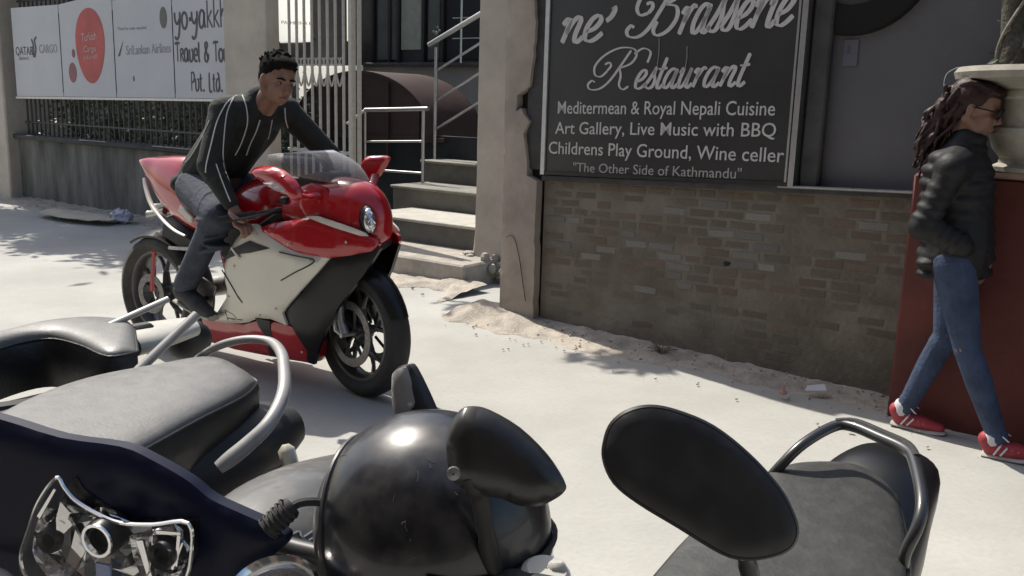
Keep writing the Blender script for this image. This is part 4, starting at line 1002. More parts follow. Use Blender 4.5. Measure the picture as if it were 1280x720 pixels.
# kick stand on the far side
m_ = M(); m_.tube([(.0, .15, .22), (-.25, .19, .18)], .011, 8); bp_('side_stand', m_, BLKF)

for sy in (-1, 1):
    m_ = M(); m_.tube(cr([(.58, sy * .13, .36), (.60, sy * .15, .48), (.54, sy * .12, .60), (.45, sy * .10, .80)], 5), .006, 6); bp_('brake_hose', m_, RUB)
for (u, v) in ((.06, .44), (.0, .31), (.25, .37), (.37, .42), (.58, .675), (.30, .775), (.12, .60), (.44, .20), (-.20, .20), (.48, .74), (.75, .77)):
    for sg_ in (-1, 1):
        m_ = M(); m_.lathe([(.001, .003), (.005, .003), (.007, 0), (.001, 0)], (u, sg_ * (hw(u, v) * 1.03 + .0165 + (.016 if v > .72 else 0)), v), (0, sg_, 0), 10); bp_('bolt', m_, CASTA)
# --- tank, seat, tail
def sec(x, zb_, zt_, w_, p=2.6, n=20, yc=0, topk=1.0):
    out = []
    for j in range(n):
        th = 2 * PI * j / n; c_, s_ = math.cos(th), math.sin(th)
        yy = math.copysign(abs(c_) ** (2 / p), c_) * w_ * (topk + (1 - topk) * (.5 - .5 * s_)); zz = (zb_ + zt_) / 2 + math.copysign(abs(s_) ** (2 / p), s_) * (zt_ - zb_) / 2
        out.append((x, yc + yy, zz))
    return out
def interp_secs(S, k=4):
    out = []; P = cr([Vector((s_[0], s_[1], s_[2])) for s_ in S], k); W = cr([Vector((s_[3], 0, 0)) for s_ in S], k)
    return [(p.x, p.y, p.z, max(.004, w_.x)) for p, w_ in zip(P, W)]
m_ = M(); m_.loft([sec(x, a, b_, w_, 2.5, topk=.72) for x, a, b_, w_ in interp_secs([(-.18, .78, .84, .05), (-.10, .76, .93, .12), (.02, .76, 1.0, .17), (.15, .78, 1.03, .185), (.27, .82, 1.02, .17), (.37, .86, .98, .12)])]); bp_('fuel_tank', m_, RED)
m_ = M(); m_.loft([sec(x, a, b_, w_, 3.2) for x, a, b_, w_ in interp_secs([(-.46, .84, .955, .09), (-.40, .83, .935, .12), (-.28, .82, .90, .14), (-.15, .80, .89, .12), (-.05, .80, .90, .08)])]); bp_('rider_saddle', m_, PAD)
tail = [(-.925, 1.030, 1.042, .010), (-.87, .985, 1.055, .036), (-.78, .885, 1.064, .062), (-.70, .81, 1.072, .090), (-.60, .748, 1.080, .115), (-.50, .708, 1.078, .135), (-.42, .688, 1.04, .148), (-.33, .68, .95, .152), (-.2, .70, .87, .145), (-.08, .72, .84, .13)]
m_ = M(); m_.loft([sec(x, a, b_, w_, 2.3, topk=.62) for x, a, b_, w_ in interp_secs(tail, 4)]); bp_('tail_fairing', m_, RED)
# a pale lower trim along the tail and the four stacked pipes
for sy in (-1, 1):
    m_ = M(); pts = [(-.845, sy * .035, .945), (-.80, sy * .06, .885), (-.72, sy * .09, .81), (-.60, sy * .115, .745), (-.48, sy * .14, .705), (-.38, sy * .15, .685)]
    m_.tube(cr(pts, 5), [.013] * 13 + [.010] * 13, 8, flat=.5); bp_('tail_trim', m_, SILV)
for k in range(4):
    yy = (-.055, -.02, .02, .055)[k]; zz = (.80, .835, .835, .80)[k]
    m_ = M(); m_.lathe([(.001, 0), (.018, 0), (.020, -.12), (.024, -.14), (.022, -.14), (.017, -.10), (.001, -.10)][::1], (-.66, yy, zz - .02), (1, 0, .22), 16); bp_('exhaust_pipe', m_, CASTA)
m_ = M(); m_.bev((-.845, 0, .975), (.02, .06, .035), .006); bp_('tail_light', m_, mat('red lens', (.3, .01, .01), .2, coat=.5))
m_ = M(); rings = []
for i in range(12):
    a = R(62 + 62 * i / 11); rings.append([(-.74 + math.cos(a) * rr_, t * .088 * (1 if rr_ > .345 else .95), .322 + math.sin(a) * (rr_ - .03 * t * t)) for rr_, ts in ((.350, (-1, -.5, 0, .5, 1)), (.338, (1, .5, 0, -.5, -1))) for t in ts])
m_.loft(rings); bp_('rear_hugger', m_, BLKG)
m_ = M(); m_.bev((-.52, 0, .66), (.30, .20, .14), .04, Matrix.Rotation(R(18), 3, 'Y')); bp_('undertray', m_, BLKM)
m_ = M(); m_.bev((-.36, -.153, .80), (.12, .02, .045), .008, Matrix.Rotation(R(28), 3, 'Y')); bp_('tail_vent', m_, SILV)

# --- nose fairing
nose = [(.36, .80, 1.00, .215), (.46, .76, 1.035, .215), (.55, .745, 1.045, .205), (.64, .735, 1.045, .185), (.72, .735, 1.03, .160), (.78, .74, 1.00, .120), (.825, .755, .955, .080), (.85, .78, .90, .042), (.856, .81, .86, .012)]
nn_ = interp_secs(nose, 4)
m_ = M(); rings = []
for x, a, b_, w_ in nn_:
    rings.append(sec(x, a, b_, w_, 2.5, 28, topk=.66))
m_.loft(rings, caps=True); bp_('nose_fairing', m_, RED)
side_panel('side_fairing', [(.262, .792), (.356, .828), (.45, .845), (.535, .868), (.60, .862), (.717, .838), (.80, .805), (.858, .785), (.867, .762), (.837, .730), (.755, .708), (.653, .688), (.56, .695), (.50, .703), (.443, .722), (.349, .758)], RED, 1.03, .018, .035, .02)
side_panel('fairing_stripe', [(.545, .872), (.60, .878), (.72, .848), (.815, .815), (.828, .800), (.80, .800), (.715, .824), (.62, .850)], SILV, 1.04, .006, .01, .01, .02, add=.016)
side_panel('fairing_cheek', [(.43, .985), (.48, .91), (.53, .862), (.58, .872), (.70, .85), (.64, .91), (.60, 1.0), (.52, 1.02)], RED, 1.0, .012, .04, .012, add=-.012)
side_panel('mid_fairing', [(.035, .600), (.07, .66), (.13, .735), (.20, .808), (.25, .812), (.33, .775), (.44, .722), (.53, .703), (.657, .688), (.60, .62), (.49, .50), (.386, .398), (.393, .335), (.302, .355), (.204, .343), (.13, .31), (.074, .295), (-.05, .275), (-.15, .274), (-.07, .345), (.02, .425), (.035, .47), (.022, .528)], SILV, 1.03, .016, .03, .014, .03)
side_panel('air_vent', [(.040, .618), (.119, .683), (.235, .735), (.365, .712), (.25, .68), (.163, .663)], BLKM, 1.03, .002, .01, .008, .02, add=.0225)
m_ = M(); m_.tube([(.115, -.274, .69), (.17, -.278, .645)], .008, 6); bp_('vent_strut', m_, SILV)
# creases of the mid fairing
for pts in ([(.42, .700), (.52, .690), (.60, .672), (.50, .61), (.42, .565)], [(.03, .57), (.09, .50), (.15, .42)]):
    m_ = M(); P_ = cr([(u, 0, v) for u, v in pts], 5); P_ = [(p.x, -(hw(p.x, p.z) * 1.03 + .0165), p.z) for p in P_]; m_.tube(P_, .0035, 5); bp_('fairing_crease', m_, BLKF)
m_ = M(); strokes_ = [[(.00, .36), (.00, .32)], [(.0, .36), (.05, .345), (.07, .325), (.05, .315), (.0, .318)], [(.07, .318), (.11, .322)]]
for st in strokes_: m_.tube([(u, -(hw(u, v) * 1.03 + .0155), v) for u, v in st], .0022, 4)
bp_('script_logo', m_, BLKF)
side_panel('belly_fairing', [(-.25, .265), (-.31, .12), (-.1, .11), (.159, .118), (.425, .132), (.46, .2), (.42, .33), (.25, .345), (.07, .285)], RED, 1.0, .012, .04, .012, .035)
side_panel('belly_gap', [(.20, .345), (.30, .345), (.24, .13), (.18, .13), (.22, .26)], BLKM, 1.0, .002, .01, .01, .02, add=.0150)
side_panel('radiator_duct', [(.655, .692), (.755, .712), (.85, .748), (.868, .742), (.80, .62), (.69, .47), (.56, .27), (.455, .125), (.40, .13), (.38, .40), (.49, .50), (.60, .62)], BLKG, .94, .010, .04, .02, .035)
m_ = M(); m_.loft([sec(x, a, b_, w_, 2.4, 20) for x, a, b_, w_ in ((-.30, .12, .22, .09), (-.1, .105, .24, .11), (.2, .105, .24, .11), (.42, .12, .26, .11), (.47, .16, .24, .08))]); bp_('belly_pan', m_, RED)
m_ = M(); m_.loft([sec(x, a, b_, w_, 2.4, 20) for x, a, b_, w_ in ((.40, .56, .80, .17), (.55, .58, .80, .165), (.70, .66, .79, .12), (.82, .73, .79, .07))]); bp_('nose_duct', m_, BLKM)
# headlight stack
R_h = Matrix.Rotation(R(28), 3, 'Y') @ Matrix.Rotation(R(0), 3, 'X')
for (c_, r_, mt, nm_) in (((.790, -.072, .868), (.052, .040, .074), BLKG, 'headlight_bezel'), ((.800, -.078, .868), (.046, .034, .066), REFL, 'headlight')):
    m_ = M(); m_.ell(c_, r_, Matrix.Rotation(R(-30), 3, 'Z') @ Matrix.Rotation(R(-26), 3, 'Y'), 24, 16); bp_(nm_, m_, mt)
for dz, rr_ in ((.028, .017), (-.016, .019)):
    m_ = M(); c_ = Vector((.832 - dz * .35, -.100, .868 + dz)); m_.lathe([(.001, .0), (rr_ * .6, .0), (rr_, .006), (rr_ * 1.12, .004), (rr_ * 1.12, -.012), (.001, -.012)], c_, (.8, -.55, .1), 18); bp_('projector', m_, CHROME)
# windscreen bubble
m_ = M(); rows = []
nu_, nv_ = 20, 8
for j in range(nv_ + 1):
    v = j / nv_; row = []
    for i in range(nu_ + 1):
        u = -1 + 2 * i / nu_; a = u * PI / 2
        bx = .30 + .43 * math.cos(a) ** .9 if abs(u) < 1 else .30; by = .165 * math.sin(a); bz = 1.035 - .03 * math.cos(a) + .02 * abs(u)
        tx = .22 + .27 * math.cos(a) ** .9 if abs(u) < 1 else .22; ty = .125 * math.sin(a); tz = 1.165 - .03 * u * u
        bul = .03 * math.sin(PI * v)
        row.append((bx + (tx - bx) * v + bul * math.cos(a), by + (ty - by) * v + bul * math.sin(a) * .6, bz + (tz - bz) * v + bul * .6))
    rows.append(row)
m_.loft(rows, caps=False, closed=False); sc_ = bp_('windscreen', m_, SCREEN); sd = sc_.modifiers.new('s', 'SOLIDIFY'); sd.thickness = .003
m_ = M(); m_.bev((.46, 0, 1.02), (.20, .20, .07), .02, Matrix.Rotation(R(-12), 3, 'Y')); bp_('instrument_cluster', m_, BLKM)
# clip-ons, levers, grips
for sy in (-1, 1):
    m_ = M(); m_.tube([(.40, sy * .11, .90), (.30, sy * .22, .87), (.16, sy * .37, .835)], .013, 10); cb = bp_('clip_on', m_, BLKF)
    m_ = M(); m_.tube([(.26, sy * .255, .862), (.155, sy * .375, .834)], .018, 12); m_.build('grip', RUB, cb, FB)
    m_ = M(); m_.tube(cr([(.34, sy * .20, .88), (.32, sy * .27, .865), (.24, sy * .37, .84)], 4), .006, 6); m_.build('brake_lever', BLKF, cb, FB)
    m_ = M(); m_.bev((.37, sy * .17, .93), (.04, .04, .035), .008); m_.build('fluid_reservoir', BLKM, cb, FB)
# mirrors
def mirror_pod(sy, outl, yc):
    m_ = panel(outl, lambda u, v, o: Vector((u, sy * (yc + o * 1.0 + .05 * (u - .45)), v)), .018, .038, .04, .004, True, back=.025)
    bp_('mirror', m_, RED)
mirror_pod(-1, [(.285, 1.070), (.36, 1.095), (.47, 1.093), (.56, 1.055), (.615, 1.00), (.60, .955), (.55, .958), (.50, .985), (.40, 1.015), (.32, 1.035)], .30)
m_ = M(); m_.tube([(.57, -.17, .965), (.585, -.25, .965), (.56, -.31, .985)], [.030, .026, .024], 10, flat=.6); bp_('mirror_stalk', m_, RED)
m_ = M(); m_ = panel([(.40, 1.022), (.47, 1.035), (.54, 1.01), (.565, .985), (.53, .985), (.46, 1.0)], lambda u, v, o: Vector((u, -(.336 + o + .05 * (u - .45)), v)), .015, .012, .015, .01, True); bp_('mirror_indicator', m_, mat('indicator lens', (.45, .35, .33), .2, coat=.5))
m_ = M(); m_ = panel([(.47, 1.045), (.50, 1.12), (.56, 1.135), (.625, 1.130), (.60, 1.07), (.56, 1.02), (.50, 1.0)], lambda u, v, o: Vector((u * 1.0, .245 + (u - .5) * .35 + o, v)), .018, .03, .035, .004, True, back=.025); bp_('mirror', m_, RED)
m_ = M(); m_.tube([(.575, .15, .97), (.57, .21, .99), (.55, .255, 1.04)], [.034, .030, .028], 10, flat=.7); bp_('mirror_stalk', m_, RED)
m_ = panel([(.49, 1.05), (.51, 1.11), (.56, 1.122), (.61, 1.118), (.59, 1.07), (.55, 1.03)], lambda u, v, o: Vector((u - .012, .245 + (u - .5) * .35 - .033 - o * .3, v)), .02, .004, .02, .002, True); 

# ============================================================ THE RIDER
rd_ = thing('person', 'young man in black striped top and jeans riding the red motorcycle', 'person', FB @ Vector((-.3, 0, 0)), -32)
def head(b, c, f, up, s=1.0, fem=0):
    """one head: skull, jaw, nose, brows, lips, ears; f = face direction"""
    c = Vector(c); f = Vector(f).normalized(); up = Vector(up); sd_ = up.cross(f).normalized(); up = f.cross(sd_).normalized()
    Rm = Matrix((f, sd_, up)).transposed()
    P = lambda x, y, z: c + (f * x + sd_ * y + up * z) * s
    b.ell(P(-.012, 0, .030), (.098 * s, .076 * s, .090 * s), Rm, 20, 14)
    b.ell(P(.030, 0, -.030), (.062 * s, .058 * s, .082 * s), Rm, 20, 14)
    b.ell(P(.052, 0, -.082), (.030 * s, .030 * s, .022 * s), Rm)          # chin
    for e in (-1, 1):
        b.cap(P(-.01, e * .055, -.045), .024 * s, P(.035, e * .030, -.080), .020 * s)   # jaw
        b.ell(P(.060, e * .034, -.018), (.022 * s, .020 * s, .018 * s), Rm)             # cheek
        b.ell(P(-.008, e * .079, -.008), (.016 * s, .009 * s, .030 * s), Rm)            # ear
        b.cap(P(.083, e * .010, .024), .009 * s, P(.070, e * .046, .026), .007 * s)     # brow
    b.cap(P(.086, 0, .012), .008 * s, P(.108, 0, -.026), .0105 * s); b.ell(P(.098, 0, -.030), (.013 * s, .017 * s, .009 * s), Rm)
    b.cap(P(.084, -.016, -.058), .006 * s, P(.084, .016, -.058), .006 * s); b.cap(P(.090, -.008, -.056), .006 * s, P(.090, .008, -.056), .006 * s); b.cap(P(.088, -.008, -.067), .007 * s, P(.088, .008, -.067), .007 * s)
    return P, Rm
def hand(b, wrist, dirn, palm_n, curl=60, s=1.0, side=1, spread=1.0):
    """palm, thumb and four unequal fingers bent by `curl` degrees per joint"""
    w_ = Vector(wrist); d = Vector(dirn).normalized(); n = Vector(palm_n); n = (n - d * n.dot(d)).normalized(); l = d.cross(n) * side
    b.cap(w_, .024 * s, w_ + d * .05 * s, .026 * s)
    for k in range(4):
        off = (-.028 + .019 * k) * s * spread; base = w_ + d * .062 * s + l * off
        b.cap(w_ + d * .012 * s + l * off * .6, .014 * s, base + d * .014 * s, .0115 * s)
        L = (.030, .036, .034, .026)[3 - k] * s if False else (.036, .040, .037, .028)[k] * s
        p = base + d * .018 * s; dd = d.copy()
        for j in range(3):
            a = R(curl * (.75 + .2 * j) + 3 * k); dd = (Matrix.Rotation(a, 3, l * (1 if True else -1)) @ dd) if (Matrix.Rotation(a, 3, l) @ dd).dot(n) > dd.dot(n) - 1e-6 or j else (Matrix.Rotation(-a, 3, l) @ dd)
            q = p + dd * L * (1, .72, .58)[j]; b.cap(p, (.0100, .0090, .0082)[j] * s, q, (.0090, .0082, .0068)[j] * s, 10); p = q
    t0 = w_ + d * .018 * s - l * .024 * s; t1 = t0 + (d * .6 - l * .5 + n * .6).normalized() * .04 * s; t2 = t1 + (d * .8 + l * .1 + n * .55).normalized() * .032 * s; t3 = t2 + (d * .6 + l * .5 + n * .3).normalized() * .024 * s
    b.cap(t0, .014 * s, t1, .0125 * s, 10); b.cap(t1, .0115 * s, t2, .0105 * s, 10); b.cap(t2, .0100 * s, t3, .008 * s, 10)
ne_, hc = Vector((.060, -.005, 1.375)), Vector((.180, -.02, 1.480))
fdir = Vector((.88, -.26, -.28))
b = M(); P, Rm = head(b, hc, fdir, (0.25, .05, 1), 1.0)
b.cap(ne_ + Vector((-.01, 0, -.03)), .062, hc + Vector((-.035, .01, -.045)), .054)
b.chain([(Vector((-.33, 0, .95)), .125), (Vector((-.24, 0, 1.08)), .115), (Vector((-.10, 0, 1.22)), .110), (Vector((-.03, 0, 1.30)), .095), (Vector((.02, 0, 1.36)), .05)])
arms = {}
for e, sh, el, wr in ((-1, (-.01, -.185, 1.325), (.015, -.310, 1.075), (.165, -.300, .885)), (1, (.02, .185, 1.335), (.175, .335, 1.12), (.255, .33, .905))):
    sh, el, wr = Vector(sh), Vector(el), Vector(wr)
    b.cap(Vector((-.02, e * .08, 1.32)), .07, sh, .055); b.cap(sh, .052, el, .040); b.cap(el, .040, wr, .027)
    hip, kn, an = Vector((-.34, e * .10, .93)), Vector((.045, e * .285, .835)), Vector((-.265, e * .245, .49))
    b.cap(Vector((-.34, e * .03, .94)), .11, hip, .095); b.cap(hip, .090, kn, .062); b.cap(kn, .055, an, .040)
    b.cap(an, .038, an + Vector((.02, 0, -.08)), .034); b.cap(an + Vector((0, 0, -.08)), .034, an + Vector((.12, e * .01, -.13)), .024)
    grip_dir = Vector((-.105, e * .12, -.028)).normalized()
    hand(b, wr, Vector((.35 if e < 0 else .35, e * -.02, -.62)), Vector((.75, 0, .35)) * (1 if True else 1), 58, 1.08, e)
body = blob(b, 'body', SKIN, rd_, FB, .0050, 4)
# hair: short, thick, brushed up
b = M()
b.ell(P(-.026, 0, .050), (.098, .084, .086), Rm, 22, 16); b.ell(P(-.055, 0, .005), (.060, .072, .075), Rm)
b.ell(P(.030, 0, .098), (.060, .062, .030), Rm)
rr = random.Random(2)
for _ in range(110):
    th = rr.uniform(-PI, PI); ph = rr.uniform(.15, 1.35); c_ = P(-.026 + .098 * math.cos(ph) * math.cos(th), .083 * math.cos(ph) * math.sin(th), .050 + .084 * math.sin(ph))
    if (c_ - hc).dot(fdir.normalized()) > .062 and (c_ - hc).z < .085: continue
    dv = (c_ - P(-.02, 0, .03)).normalized() + fdir.normalized() * .35 + Vector((0, 0, .5)) + Vector((rr.gauss(0, .25), rr.gauss(0, .25), rr.gauss(0, .25)))
    b.cap(c_ - dv * .004, .008, c_ + dv.normalized() * rr.uniform(.006, .015), .004, 6)
blob(b, 'hair', HAIR, rd_, FB, .0045, 1)
for e in (-1, 1):
    b = M(); b.ell(P(.0795, e * .030, .008), (.008, .011, .005), Rm, 10, 8); ey = b.build('eye', EYEW, rd_, FB); b = M(); b.ell(P(.0855, e * .030, .008), (.0035, .005, .005), Rm, 8, 6); b.build('pupil', EYEB, ey, FB)
    b = M(); b.tube([P(.090, e * .012, .027), P(.088, e * .03, .033), P(.074, e * .050, .027)], [.004, .005, .003], 6); b.build('eyebrow', HAIR, rd_, FB)
b = M(); b.tube([P(.089, -.022, -.061), P(.097, 0, -.058), P(.089, .022, -.061)], [.002, .006, .002], 8); b.build('lips', LIP, rd_, FB)
# jacket
b = M()
b.chain([(Vector((-.40, 0, .97)), .135), (Vector((-.33, 0, 1.02)), .140), (Vector((-.24, 0, 1.10)), .136), (Vector((-.13, 0, 1.20)), .142), (Vector((-.05, 0, 1.29)), .132), (Vector((.01, 0, 1.345)), .100)])
for e in (-1, 1): b.cap(Vector((-.34, e * .05, 1.0)), .12, Vector((-.20, e * .05, 1.14)), .12); b.cap(Vector((-.20, e * .05, 1.14)), .12, Vector((-.07, e * .07, 1.26)), .115)
b.ell((-.46, 0, .95), (.09, .16, .07), Matrix.Rotation(R(-35), 3, 'Y'))
b.cap(Vector((.01, 0, 1.36)), .084, Vector((.035, 0, 1.392)), .072)
for e, sh, el, wr in ((-1, (-.01, -.185, 1.325), (.015, -.310, 1.075), (.150, -.302, .905)), (1, (.02, .185, 1.335), (.175, .335, 1.12), (.245, .332, .935))):
    sh, el, wr = Vector(sh), Vector(el), Vector(wr); b.cap(Vector((-.02, e * .07, 1.315)), .098, sh, .078)
    b.cap(sh, .074, el, .057); b.cap(el, .058, wr, .038)
    for k in range(7):
        t = .72 + .5 * k / 6; p_ = sh.lerp(el, t) if t < 1 else el.lerp(wr, (t - 1) * 1.6); b.ell(p_, (.062, .060, .013), Matrix.Rotation(R(25 * (1 if k % 2 else -1)), 3, 'Y'))
jk = blob(b, 'jacket', JACK, rd_, FB, .0065, 4)
jb = bvh_world(jk)
def piping(px, r_=.0032):
    pts = drape(jb, px, 6, .0005, 6.5)
    if len(pts) > 3: m_ = M(); m_.tube(pts, r_, 5); m_.build('piping', PIPE, jk)
for px in ([(298, 118), (284, 128), (272, 150), (264, 180), (258, 205), (257, 216)], [(262, 150), (252, 172), (240, 193), (232, 203)], [(292, 122), (284, 140), (280, 170), (279, 200), (286, 225), (296, 240)],
           [(270, 205), (276, 222), (283, 240), (288, 252)], [(303, 119), (308, 135), (309, 155), (302, 178), (294, 194)], [(325, 150), (320, 165), (313, 180), (308, 194)], [(356, 135), (357, 150), (360, 160)],
           [(228, 215), (223, 228), (225, 240)], [(340, 150), (338, 162), (335, 174)]): piping(px)
# jeans, shoes
b = M()
b.cap(Vector((-.36, -.04, .945)), .125, Vector((-.36, .04, .945)), .125)
for e in (-1, 1):
    hip, kn, an = Vector((-.34, e * .10, .93)), Vector((.045, e * .285, .835)), Vector((-.265, e * .245, .49))
    b.cap(hip, .108, kn, .078); b.cap(kn, .077, kn.lerp(an, .45), .064); b.cap(kn.lerp(an, .45), .064, an + Vector((-.005, 0, -.03)), .060)
    for k in range(6): b.ell(kn + Vector((-.045 + rr.gauss(0, .02), e * .0, -.02 - .03 * k)), (.07, .068, .010), Matrix.Rotation(R(rr.uniform(-30, 40)), 3, 'Y'))
    for k in range(4): b.ell(hip.lerp(kn, .25 + .16 * k), (.012, .095, .097), Matrix.Rotation(R(rr.uniform(-15, 25)), 3, 'Y'))
blob(b, 'jeans', JEAN, rd_, FB, .0065, 4)
for e in (-1, 1):
    an = Vector((-.265, e * .245, .49)); b = M()
    b.cap(an + Vector((-.035, 0, -.07)), .046, an + Vector((.10, e * .01, -.122)), .046); b.cap(an + Vector((.08, e * .01, -.12)), .044, an + Vector((.175, e * .012, -.152)), .032); b.cap(an + Vector((-.005, 0, -.02)), .048, an + Vector((-.03, 0, -.08)), .046)
    sh_ = blob(b, 'shoe', SHOE, rd_, FB, .006, 3)
    b = M(); b.tube(cr([an + Vector((-.075, 0, -.125)), an + Vector((.03, 0, -.156)), an + Vector((.12, 0, -.172)), an + Vector((.20, 0, -.180))], 4), [.034] * 6 + [.042] * 7, 10, flat=.35, up=(0, 0, 1)); b.build('sole', SOLE, sh_, FB)

# ============================================================ THE WOMAN
FWm = frame((1.995, 3.845, 0), -33)
wo_ = thing('person', 'woman in black puffer jacket, sunglasses and red shoes walking past the plinth', 'person', (1.995, 3.845, 0), -33)
hc = Vector((-.110, .02, 1.437)); fdir = Vector((1, -.05, -.28))
b = M(); P, Rm = head(b, hc, fdir, (.2, 0, 1), .98)
b.cap(Vector((-.155, .02, 1.27)), .055, hc + Vector((-.03, 0, -.05)), .050)
b.chain([(Vector((-.10, 0, .80)), .13), (Vector((-.12, 0, .95)), .11), (Vector((-.13, 0, 1.10)), .12), (Vector((-.14, 0, 1.22)), .10), (Vector((-.15, 0, 1.27)), .06)])
LEG = {-1: (Vector((-.12, -.085, .80)), Vector((-.135, -.10, .46)), Vector((-.262, -.10, .115))), 1: (Vector((-.09, .085, .80)), Vector((.005, .09, .45)), Vector((.165, .08, .085)))}
LEG = {-1: (Vector((-.11, -.085, .80)), Vector((-.015, -.10, .445)), Vector((.140, -.09, .095))), 1: (Vector((-.12, .085, .80)), Vector((-.125, .09, .45)), Vector((-.255, .08, .098)))}
for e in (-1, 1):
    h_, k_, a_ = LEG[e]; b.cap(h_, .085, k_, .055); b.cap(k_, .054, k_.lerp(a_, .4), .052); b.cap(k_.lerp(a_, .4), .05, a_, .034); b.cap(a_, .034, a_ + Vector((-.01, 0, -.06)), .032); b.cap(a_ + Vector((0, 0, -.055)), .028, a_ + Vector((.08, 0, -.06)), .018)
    sh, el, wr = Vector((-.15, e * .165, 1.20)), Vector((-.215, e * .225, .97)), Vector((-.075, e * .14, .885))
    b.cap(Vector((-.14, e * .06, 1.22)), .07, sh, .055); b.cap(sh, .040, el, .030); b.cap(el, .030, wr, .022); hand(b, wr, (.60, -e * .5, -.45), (0, -e, 0), 18, .72, e)
blob(b, 'body', SKINW, wo_, FWm, .0052, 4)
b = M()          # hair: cap, half-tied, long waves down the back
b.ell(P(-.030, 0, .045), (.098, .086, .090), Rm, 20, 14); b.ell(P(-.060, 0, .00), (.070, .080, .080), Rm); b.ell(P(.035, 0, .085), (.055, .065, .028), Rm)
rr = random.Random(8)
for k in range(80):
    y_ = rr.uniform(-.07, .07); pts = []; x0_, z0_ = -.20 + rr.uniform(-.02, .035), 1.50 + rr.uniform(-.10, .03); ln_ = rr.uniform(.15, .27)
    for j in range(9):
        t = j / 8; pts.append(Vector((x0_ - .10 * t - .012 * math.sin(t * 9 + k) - rr.uniform(0, .012), .02 + y_ * (1 - .3 * t) + .012 * math.cos(t * 8 + k * 2), z0_ - ln_ * t)))
    P_ = cr(pts, 2); 
    for j in range(len(P_) - 1): b.cap(P_[j], .008 * (1 - .5 * j / len(P_)) + .002, P_[j + 1], .008 * (1 - .5 * (j + 1) / len(P_)) + .002, 6)
for k in range(26):
    a = -1.2 + 2.4 * k / 25; pts = [P(.045 * math.cos(a * .6), .075 * math.sin(a), .085 + .02 * math.cos(a)), P(-.05, .083 * math.sin(a * 1.1), .10), P(-.115, .04 * math.sin(a), .04)]
    P_ = cr(pts, 4)
    for j in range(len(P_) - 1): b.cap(P_[j], .009, P_[j + 1], .009, 6)
hr_ = blob(b, 'hair', HAIRR, wo_, FWm, .0036, 2)
b = M(); b.ell(P(-.135, -.015, .040), (.016, .030, .018), Rm); b.build('hair_clip', mat('pale clip', (.5, .5, .52), .4), wo_, FWm)
sg2 = M()
for e in (-1, 1):
    c_ = P(.099, e * .033, .006); ring = [c_ + (Rm @ Vector((-.006 * abs(math.cos(a)) * (1 if math.cos(a) * e > 0 else 0), .027 * math.cos(a), .021 * math.sin(a)))) for a in [2 * PI * j / 20 for j in range(20)]]
    sg2.tube(ring + [ring[0]], .0038, 6)
sg2.tube([P(.101, -.008, .012), P(.103, 0, .015), P(.101, .008, .012)], .0026, 6)
for e in (-1, 1): sg2.tube([P(.098, e * .060, .014), P(.05, e * .076, .012), P(-.005, e * .082, .008)], .0026, 6)
gl = sg2.build('sunglasses', BLKG, wo_, FWm)
for e in (-1, 1):
    b = M(); b.ell(P(.099, e * .033, .006), (.002, .026, .020), Rm, 18, 8); b.build('lens', mat('dark lens', (.015, .014, .014), .08, coat=.5), gl, FWm)
b = M(); b.tube([P(.083, -.020, -.059), P(.093, 0, -.057), P(.083, .020, -.059)], [.003, .007, .003], 8); b.build('lips', LIP, wo_, FWm)
# puffer jacket: stacked quilted rolls
b = M()
prof_ = [(.765, .150, .150), (.825, .160, .158), (.885, .158, .155), (.945, .153, .150), (1.005, .150, .150), (1.065, .152, .153), (1.125, .154, .158), (1.18, .148, .160), (1.23, .122, .150)]
for z_, rx, ry in prof_: b.ell((-.115 - (z_ - .8) * .09, 0, z_), (rx, ry, .052))
b.chain([(Vector((-.11, -.02, .84)), .142), (Vector((-.13, 0, 1.0)), .142), (Vector((-.145, 0, 1.17)), .136)]).chain([(Vector((-.11, .02, .84)), .142), (Vector((-.13, 0, 1.0)), .142)])
b.chain([(Vector((-.148, 0, 1.24)), .085), (Vector((-.135, .01, 1.305)), .068)]); b.ell((-.125, .01, 1.315), (.078, .070, .030)); b.ell((-.13, .01, 1.275), (.09, .085, .03))
for e in (-1, 1):
    sh, el, wr = Vector((-.150, e * .155, 1.195)), Vector((-.225, e * .210, .965)), Vector((-.075, e * .155, .880))
    b.cap(Vector((-.14, e * .06, 1.20)), .095, sh, .072); b.cap(sh, .058, el, .050); b.cap(el, .050, wr, .044)
    for k in range(6): p_ = sh.lerp(el, k / 5.5); b.ell(p_, (.062, .060, .028), Matrix.Rotation(R(16), 3, 'Y'))
    for k in range(5): p_ = el.lerp(wr, .1 + k / 5); b.ell(p_, (.024, .058, .056), Matrix.Rotation(R(30), 3, 'Y'))
    b.ell(el + Vector((-.0, 0, -.01)), (.062, .056, .058))
b.ell((-.205, -.08, .79), (.055, .07, .026)); b.ell((-.205, -.08, .745), (.050, .065, .022))
jw = blob(b, 'jacket', PUFF, wo_, FWm, .0068, 6, .6)
b = M(); b.tube(cr([(-.06, 0, 1.20), (-.04, 0, 1.05), (-.02, 0, .90), (.0, 0, .79)], 4), .003, 5)
b = M(); b.cap(Vector((-.11, -.03, .80)), .118, Vector((-.11, .03, .80)), .118)
for e in (-1, 1):
    h_, k_, a_ = LEG[e]; b.cap(h_, .092, h_.lerp(k_, .5), .075); b.cap(h_.lerp(k_, .5), .075, k_, .055); b.cap(k_, .055, k_.lerp(a_, .4), .054); b.cap(k_.lerp(a_, .4), .054, a_ + Vector((0, 0, -.01)), .040)
    for k in range(5): b.ell(k_.lerp(a_, -.12 + .07 * k), (.058, .057, .010), Matrix.Rotation(R(rr.uniform(-30, 30)), 3, 'Y'))
    for k in range(5): b.ell(a_.lerp(k_, .03 + .07 * k), (.046, .043, .013), Matrix.Rotation(R(rr.uniform(-14, 14)), 3, 'Y'))
